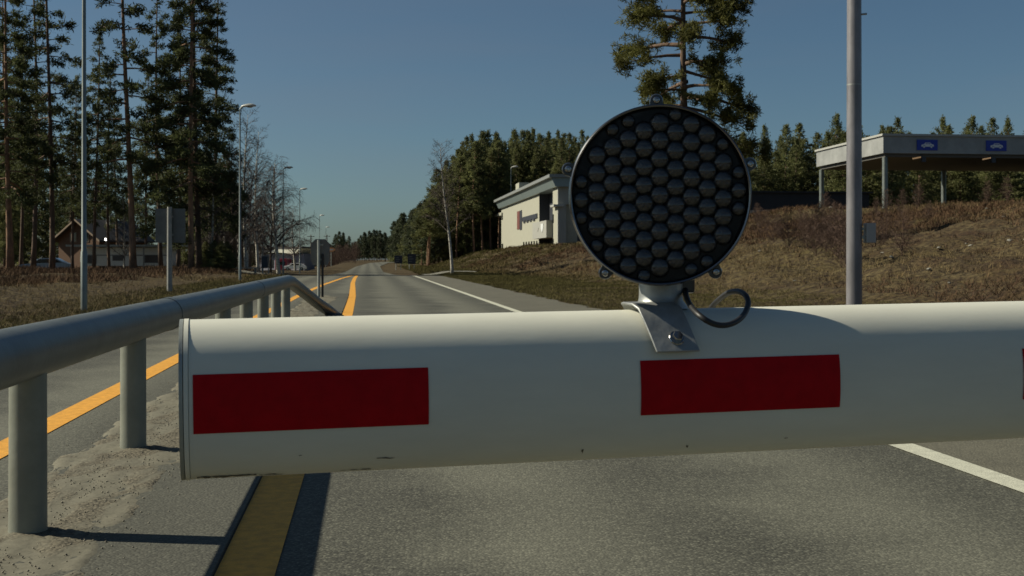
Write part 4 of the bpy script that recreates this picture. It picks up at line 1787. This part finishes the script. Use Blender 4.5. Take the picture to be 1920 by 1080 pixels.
bare_tree('birch', 10.2, 5, M['birchbark'], M['twigs'], r0_=.125, nb=56, cb=.3, rl=.26, lean=-.55, twig=.016, tn=10)
bare_tree('weeping', 9.0, 8, M['birchbark'], M['twigs'], r0_=.17, nb=60, cb=.22, rl=.42, weep=.3, twig=.016, tn=11)
bare_tree('bare', 13.0, 15, M['birchbark'], M['twigs'], r0_=.14, nb=60, cb=.16, rl=.26, twig=.02, tn=9)
bare_tree('bare2', 11.0, 16, M['bark'], M['twigs'], r0_=.12, nb=54, cb=.12, rl=.28, twig=.022, tn=9)
bare_tree('alder', 6.0, 17, M['bark'], M['twigred'], r0_=.07, nb=50, cb=.04, rl=.42, twig=.022, tn=12)

# --- the lone pine and the birch on the right
tree('lonepine', 'pine_tree', gpos(1296, 55, -.1), 'large lone orange-barked pine rising directly behind the warning light', s=1.0, rz=0.4)
tree('birch', 'birch_tree', gpos(848, 95, -.05), 'leafless white-stemmed birch at the edge of the right-hand wood', s=1.0)

# --- tall conifers on the left: photo column, distance, kind, scale, label
LT = [
    (18, 84, 'redtall', .95, 'reddish-trunked pine at the far left edge of the picture'),
    (62, 96, 'high0', 1.0, 'dark conifer between the reddish left-edge pine and the thin dark trunk beside it'),
    (98, 86, 'high2', .98, 'dark slim-trunked conifer just left of the nearest lamp pole'),
    (250, 84, 'tall1', 1.05, 'airy tall pine with a bare dark trunk crossing the caravan'),
    (176, 110, 'high3', .86, 'shorter dark conifer just right of the nearest lamp pole'),
    (302, 100, 'high2', .92, 'dark conifer between the airy pine and the twin sunlit trunks'),
    (359, 83, 'redtall', .98, 'left of the twin sunlit orange trunks at the right end of the conifers'),
    (374, 86, 'tall3', 1.0, 'right of the twin trunks, bushy dark conifer with a jagged right edge'),
    (406, 92, 'tall3', .86, 'rightmost tall conifer, its sprays reaching toward the pale lamp head'),
    (333, 112, 'high0', .95, 'dark conifer in the gap behind the ribbed sign'),
]
rt = random.Random(12)
for x, Y, k_, s, lab in LT:
    tree(k_, 'pine_tree' if k_ in ('redtall', 'tall1') else 'conifer_tree', gpos(x, Y, -.1), lab, 'tree', 'tall conifers on the left', s=s, rz=rt.uniform(0, 6))
for x, Y, k_, s in ((-30, 98, 'high3', 1), (38, 118, 'high0', .9), (136, 112, 'high2', .72), (222, 132, 'high2', .75), (205, 118, 'high0', .8), (275, 128, 'high3', .85), (10, 150, 'tall0', 1), (60, 165, 'spruce1', 1.2), (20, 180, 'spruce0', 1.1),
                    (90, 185, 'tall2', 1.0), (130, 190, 'tall0', .9), (165, 186, 'high2', .8), (190, 205, 'spruce3', .9), (232, 196, 'spruce0', .62), (262, 190, 'spruce2', .7), (318, 186, 'spruce1', .85), (345, 178, 'tall3', .8),
                    (388, 150, 'spruce0', .7), (420, 146, 'spruce1', .8), (400, 175, 'spruce3', .9), (440, 165, 'spruce2', .62), (-60, 130, 'spruce2', 1.2), (-90, 112, 'tall3', 1.0), (112, 205, 'spruce0', 1.0), (300, 200, 'high3', .8),
                    (22, 104, 'tall1', .95), (362, 160, 'spruce2', .8), (45, 140, 'spruce3', .62), (14, 126, 'spruce2', .6), (150, 200, 'tall2', 1.0)):
    tree(k_, 'conifer_tree', gpos(x, Y, -.1), 'dark conifer in the shaded wood behind the left front trunks', 'tree', 'shaded wood on the left', s=s, rz=rt.uniform(0, 6))

# --- bare trees left of the road
BT = [
    (462, 96, 'bare', .98, 'tall bare tree directly right of the pale lamp head'),
    (484, 104, 'bare', .95, 'tall hazy bare tree between the pale lamp and the dark lamp'),
    (508, 112, 'bare2', .9, 'lower bare tree just left of the dark-headed lamp'),
    (523, 90, 'weeping', .96, 'weeping leafless birch with a dark trunk in front of the far shop'),
    (554, 138, 'weeping', .8, 'small bare birch right of the weeping birch'),
    (440, 92, 'bare2', .9, 'bare brown tree at the foot of the rightmost conifers'),
    (470, 126, 'bare2', 1.0, 'bare brown tree behind the pair of hazy ones'),
]
for x, Y, k_, s, lab in BT:
    tree(k_, 'birch_tree' if k_ == 'weeping' else 'bare_tree', gpos(x, Y, -.1), lab, 'tree', 'bare trees left of the road', s=s, rz=rt.uniform(0, 6))
for i in range(16):
    x = 372 + i * 8 + rt.uniform(-5, 5)
    tree(('bare', 'bare2', 'alder')[i % 3], 'bare_tree', gpos(x, 112 + rt.uniform(0, 38), -.1), 'bare brown tree in the thicket behind the right-hand conifers', 'tree', 'brown thicket', s=rt.uniform(.62, .9),
         rz=rt.uniform(0, 6))
for (x, Y, lab) in ((395, 86, 'pale sunlit slim trunk right of the twin orange trunks'), (232, 118, 'white-stemmed bare birch rising behind the caravan roof')):
    tree('bare', 'birch_tree', gpos(x, Y, -.1), lab, 'tree', s=.72, rz=rt.uniform(0, 6))

# --- the wood behind the office building and along the right of the road
rw = random.Random(77)
cnt = 0
FOR = 'conifer in the dense wood behind the pale building'
front = [(790, 205, 'woodpine0', .72), (806, 212, 'woodpine1', .86), (822, 206, 'spruce0', .95), (838, 214, 'woodpine2', 1.0), (856, 203, 'woodpine3', 1.05), (874, 206, 'spruce1', 1.15), (890, 201, 'woodpine0', 1.12),
         (905, 203, 'woodpine1', 1.1), (920, 206, 'woodpine3', 1.2), (934, 208, 'woodpine2', 1.08), (866, 212, 'spruce2', 1.0), (846, 222, 'spruce3', 1.05), (898, 214, 'spruce0', 1.12), (814, 224, 'spruce1', .9)]
for x, Y, k_, s in front:
    ytop = np.interp(x, [780, 800, 815, 850, 880, 1000], [425, 388, 345, 300, 270, 262]) + rw.uniform(-4, 26)
    p = gpos(x, Y, -.2)
    hz_ = (PZ(ytop, Y) - p[2]) / {'s': 18, 'w': 20}[k_[0]]
    tree(k_, 'pine_tree' if 'pine' in k_ else 'spruce_tree', p, 'front-row conifer at the left edge of the wood, by the bare birch', 'tree', 'front row of the right-hand wood', s=s, rz=rw.uniform(0, 6), sz=hz_)
for row, (Yb, n) in enumerate(((216, 20), (230, 22), (250, 24))):
    for i in range(n):
        x = 815 + row * 8 + (1130 - 815) * (i + rw.uniform(.1, .9)) / n
        Y = Yb + rw.uniform(-6, 6)
        k_ = rw.choice(['spruce0', 'spruce1', 'spruce2', 'spruce3', 'woodpine0', 'woodpine2', 'spruce1', 'spruce2'])
        ytop = np.interp(x, [780, 815, 850, 880, 1000, 1130], [420, 345, 300, 268, 262, 262]) + rw.uniform(-22, 20)
        p = gpos(x, Y, -.2)
        H_ = PZ(ytop, Y) - p[2]
        hh = {'s': 18, 'w': 20, 'y': 14}[k_[0]]
        tree(k_, 'pine_tree' if 'pine' in k_ else 'spruce_tree', p, FOR, 'tree', 'dense wood behind the pale building', s=rw.uniform(.9, 1.2), rz=rw.uniform(0, 6), sz=H_ / hh)
# behind the canopy and the dark hall
for row, (Yb, n) in enumerate(((150, 20), (165, 20), (182, 18))):
    for i in range(n):
        x = 1385 + (2010 - 1385) * (i + rw.uniform(.1, .9)) / n
        Y = Yb + rw.uniform(-5, 5)
        k_ = rw.choice(['spruce0', 'spruce1', 'young0', 'young1', 'young2', 'young0'])
        ytop = rw.choice([238, 262, 270, 250, 285, 292, 258])
        p = gpos(x, Y, -.2)
        H_ = PZ(ytop, Y) - p[2]
        hh = {'s': 18, 'w': 20, 'y': 14}[k_[0]]
        tree(k_, 'pine_tree' if 'pine' in k_ else 'spruce_tree', p, 'young conifer in the belt of wood behind the grey canopy', 'tree', 'wood behind the canopy', s=rw.uniform(.8, 1.1), rz=rw.uniform(0, 6), sz=H_ / hh)
TT = [(1574, 216, 'pointed conifer top just left of the thick grey column'), (1682, 222, 'lone pointed spruce top above the corner of the canopy'), (1773, 222, 'spruce top between the two blue car signs'), (1828, 220, 'broad bushy conifer top right of the middle of the canopy roof'),
      (1862, 222, 'conifer top just above the second blue car sign'), (1892, 224, 'slim spruce top near the right edge above the canopy'), (1470, 236, 'spruce top right of the warning light'), (1500, 232, 'tall thin spruce top midway between warning light and grey column')]
for i, (x, ytop, lab) in enumerate(TT):
    Y = 158 + (i % 3) * 4
    p = gpos(x, Y, -.2)
    H_ = PZ(ytop, Y) - p[2]
    k_ = ('young0', 'spruce2', 'young1')[i % 3] if x != 1682 else 'spruce1'
    tree(k_, 'spruce_tree', p, lab, 'tree', 'spruce tops above the canopy', s=rw.uniform(.85, 1.05), rz=rw.uniform(0, 6), sz=H_ / (18 if k_[0] == 's' else 14))

# along the right of the road, far off
for i in range(26):
    f = i / 25
    x = 804 - 62 * f + rw.uniform(-6, 6)
    Y = 185 + 190 * f + rw.uniform(-8, 8)
    ytop = np.interp(x, [735, 752, 775, 800, 815], [425, 402, 396, 372, 340]) + rw.uniform(-4, 14)
    p = (PX(x, Y), Y, gz(PX(x, Y), Y) - .3)
    H_ = PZ(ytop, Y) - p[2]
    k_ = rw.choice(['farpine0', 'farpine1', 'farpine2', 'spruce0', 'woodpine3'])
    hh = {'f': 14, 's': 18, 'w': 20}[k_[0]]
    tree(k_, 'pine_tree' if 'pine' in k_ else 'spruce_tree', p, 'conifer in the wood edge lining the far right side of the road', 'tree', 'wood edge along the far road', s=rw.uniform(.8, 1.1), rz=rw.uniform(0, 6), sz=H_ / hh)
for i in range(34):
    x = 628 + 128 * (i + rw.uniform(.1, .9)) / 34
    Y = 440 + rw.uniform(-40, 60)
    ytop = np.interp(x, [628, 640, 650, 660, 680, 700, 720, 756], [442, 434, 444, 446, 436, 434, 437, 432]) + rw.uniform(-2, 12)
    p = (PX(x, Y), Y, .4)
    H_ = PZ(ytop, Y) - p[2]
    k_ = 'farpine%d' % (i % 3)
    tree(k_, 'pine_tree', p, 'far pine in the wood where the road bends away', 'tree', 'far pines at the bend', s=H_ / 14 * .95, rz=rw.uniform(0, 6), sz=H_ / 14)
for i in range(26):
    x = 604 + 64 * (i + rw.uniform(.1, .9)) / 26
    Y = 300 + rw.uniform(-25, 60)
    tree('alder', 'bare_bush', gpos(x, Y, -.2), 'brown leafless bush on the left of the far bend', 'bush', 'brown bushes at the far bend', s=rw.uniform(.5, .9), rz=rw.uniform(0, 6))
# distant low wood on the left behind the shop
for i in range(30):
    x = 440 + 190 * (i + rw.uniform(.1, .9)) / 30
    Y = 330 + rw.uniform(0, 60)
    p = (PX(x, Y), Y, -1.6)
    H_ = PZ(rw.uniform(459, 466), Y) + 1.6
    tree('farpine%d' % (i % 3), 'pine_tree', p, 'low dark pine in the far belt behind the white-edged shop', 'tree', 'far belt behind the shop', s=H_ / 14 * 1.6, rz=rw.uniform(0, 6), sz=H_ / 14)

# reddish leafless shrubs on the bank
SH = [(1740, 66), (1420, 92), (1530, 42), (1550, 44), (1572, 40), (1515, 48), (1565, 48), (1588, 37), (1640, 44), (1660, 48), (1690, 40), (1480, 56), (1510, 58), (1450, 62), (1425, 70), (1642, 80), (1664, 86), (1690, 88), (1720, 86), (1850, 84), (1890, 82), (1460, 72), (1500, 78), (1545, 76), (1560, 52), (1580, 50), (1535, 56), (1440, 84)]
for i, (x, Y) in enumerate(SH):
    tree('alder', 'bare_bush', gpos(x, Y, -.1), 'low reddish leafless shrub on the rough bank below the canopy', 'bush', 'reddish shrubs on the bank', s=rw.uniform(.2, .32), rz=rw.uniform(0, 6))
for i, (x, Y) in enumerate(((402, 84), (415, 82), (428, 84), (388, 87))):
    tree('spruce3', 'juniper_bush', gpos(x, Y, -.1), 'low dark evergreen bush at the foot of the right-hand conifers', 'bush', 'low dark bushes', s=.3, rz=rw.uniform(0, 6), sz=.12)


# ------------------------------------------------------------------ grass, heather and stones (ground cover)
def blades(name, n, region, matg, h=(.06, .18), w_=.012, seed=1, lab='', k_=4, lean=.6, clump=1.0, cover=None):
    rng = np.random.RandomState(seed)
    o_, Y_ = region(rng, n)
    if cover is not None:
        keep = cover(o_, Y_, rng)
        o_, Y_ = o_[keep], Y_[keep]
        n = len(o_)
    Z_ = terrain(o_, Y_) - .01
    base = np.stack([-ROADK * Y_ + o_, Y_, Z_], 1)
    base = np.repeat(base, k_, 0)
    N = len(base)
    sc_ = np.repeat(np.clip(Y_ / 40, .7, 2.6), k_)[:, None]
    base[:, :2] += rng.normal(0, .05 * clump, (N, 2)) * sc_
    hgt = (rng.uniform(h[0], h[1], (N, 1)) ** 1.0) * (sc_ ** .35)
    d = rng.normal(0, lean, (N, 3))
    d[:, 2] = 1
    d /= np.linalg.norm(d, axis=1, keepdims=True)
    s = np.stack([rng.normal(0, 1, N), rng.normal(0, 1, N), np.zeros(N)], 1)
    s /= np.linalg.norm(s, axis=1, keepdims=True)
    W = w_ * sc_ * .5
    V = np.stack([base - s * W, base + s * W, base + d * hgt + s * W * .25, base + d * hgt - s * W * .25], 1).reshape(-1, 3)
    o = link(name, np_mesh(name, V, quads_of(V)), matg)
    return tag(o, lab, 'grass', kind='stuff')


def reg(o0, o1, y0_, y1_, bias=1.6):
    def f(rng, n):
        Y = y0_ + (y1_ - y0_) * rng.uniform(0, 1, n) ** bias
        return rng.uniform(o0, o1, n), Y
    return f


M['drygrass'] = mat('dry_grass', (.23, .17, .085), .9, col2=(.09, .066, .032), scale=.5, spec=.1)
M['olivegrass'] = mat('olive_grass', (.115, .10, .036), .9, col2=(.06, .054, .02), scale=.4, spec=.1)
M['heather'] = mat('brown_heather', (.15, .092, .052), .9, col2=(.06, .036, .024), scale=.5, spec=.1)


def patchy(sc_, thr, seed):
    r_ = np.random.RandomState(seed)
    ph = r_.uniform(0, 6.28, 8)
    an = r_.uniform(0, 6.28, 8)
    fq = r_.uniform(.6, 1.8, 8) * sc_

    def f(o_, Y_, rng):
        v = sum(np.sin((o_ * math.cos(a) + Y_ * math.sin(a) * .6) * q + p) for a, q, p in zip(an, fq, ph)) / 2.0
        return v + rng.normal(0, .5, len(o_)) > thr
    return f


blades('grass', 60000, reg(4.65, 10.5, 14, 112), M['olivegrass'], h=(.03, .09), w_=.012, seed=3, lab='short olive grass on the flat verge right of the road', lean=.9)
blades('grass', 42000, reg(9.5, 42, 18, 118, 1.2), M['drygrass'], h=(.06, .24), w_=.014, seed=4, lab='dry yellow grass over the rough bank', lean=.8, cover=patchy(.35, -.2, 1))
blades('heather', 90000, reg(11, 44, 18, 112, 1.1), M['heather'], h=(.08, .3), w_=.02, seed=5, lab='brown heather patches over the rough bank', lean=.9, cover=patchy(.3, .1, 2))
blades('grass', 36000, reg(-30, -5.4, 14, 88, 1.3), M['drygrass'], h=(.04, .2), w_=.012, seed=6, lab='dry yellow grass on the left verge', lean=.9, cover=patchy(.4, 0, 3))
blades('heather', 40000, reg(-34, -9, 22, 100, 1.2), M['heather'], h=(.1, .38), w_=.02, seed=7, lab='brown undergrowth on the left under the conifers', lean=.9, cover=patchy(.3, -.3, 4))
blades('grass', 16000, reg(4.8, 20, 108, 200, 1.1), M['olivegrass'], h=(.06, .2), w_=.016, seed=9, lab='short grass on the rise below the pale building', lean=.9)
blades('heather', 9000, reg(8, 20, 100, 150, 1.0), M['heather'], h=(.06, .22), w_=.02, seed=10, lab='brown heather on the rise below the pale building', lean=.9, cover=patchy(.3, .5, 6))
blades('grass', 9000, reg(-7, -5.2, 14, 80, 1.3), M['olivegrass'], h=(.03, .12), w_=.012, seed=8, lab='olive grass edge along the left lane', lean=.9)

# stones lying over the bank
rng = np.random.RandomState(31)
ico = bpy.data.meshes.new('stone')
bm = bmesh.new()
bmesh.ops.create_icosphere(bm, subdivisions=2, radius=1)
for v in bm.verts:
    v.co *= 1 + .22 * math.sin(v.co.x * 5 + 1) * math.cos(v.co.y * 4) + rng.uniform(-.07, .07)
    v.co.z *= .65
bm.to_mesh(ico)
bm.free()
ico.materials.append(M['stone'])
STN = [(1893, 455, 24), (1812, 458, 40), (1820, 462, 40), (1655, 478, 38), (1672, 488, 36), (1742, 508, 30), (1540, 457, 40), (1425, 474, 44), (1725, 372, 80), (1738, 384, 76), (1792, 380, 78), (1700, 393, 70),
       (1558, 392, 74), (1925, 450, 34), (1780, 540, 28), (1880, 410, 60), (1850, 392, 66), (1612, 520, 33), (1490, 528, 44), (1760, 470, 36)]
for x, y, _ in STN:
    # walk along the line of sight until it meets the ground
    Yh_ = None
    for Yc in np.arange(14, 120, .25):
        X_ = PX(x, Yc)
        if gz(X_, Yc) >= PZ(y, Yc):
            Yh_ = Yc
            break
    if Yh_ is None:
        continue
    o = bpy.data.objects.new('stone', ico)
    COL.objects.link(o)
    sz_ = rng.uniform(.035, .085) * (Yh_ / 40) ** .5
    o.location = (PX(x, Yh_), Yh_, gz(PX(x, Yh_), Yh_) + sz_ * .3)
    o.scale = (sz_ * rng.uniform(.8, 1.5), sz_, sz_ * rng.uniform(.7, 1.1))
    o.rotation_euler = (rng.uniform(-.3, .3), rng.uniform(-.3, .3), rng.uniform(0, 6))
    tag(o, 'pale field stone lying among the dry grass of the bank', 'stone', 'stones on the bank')
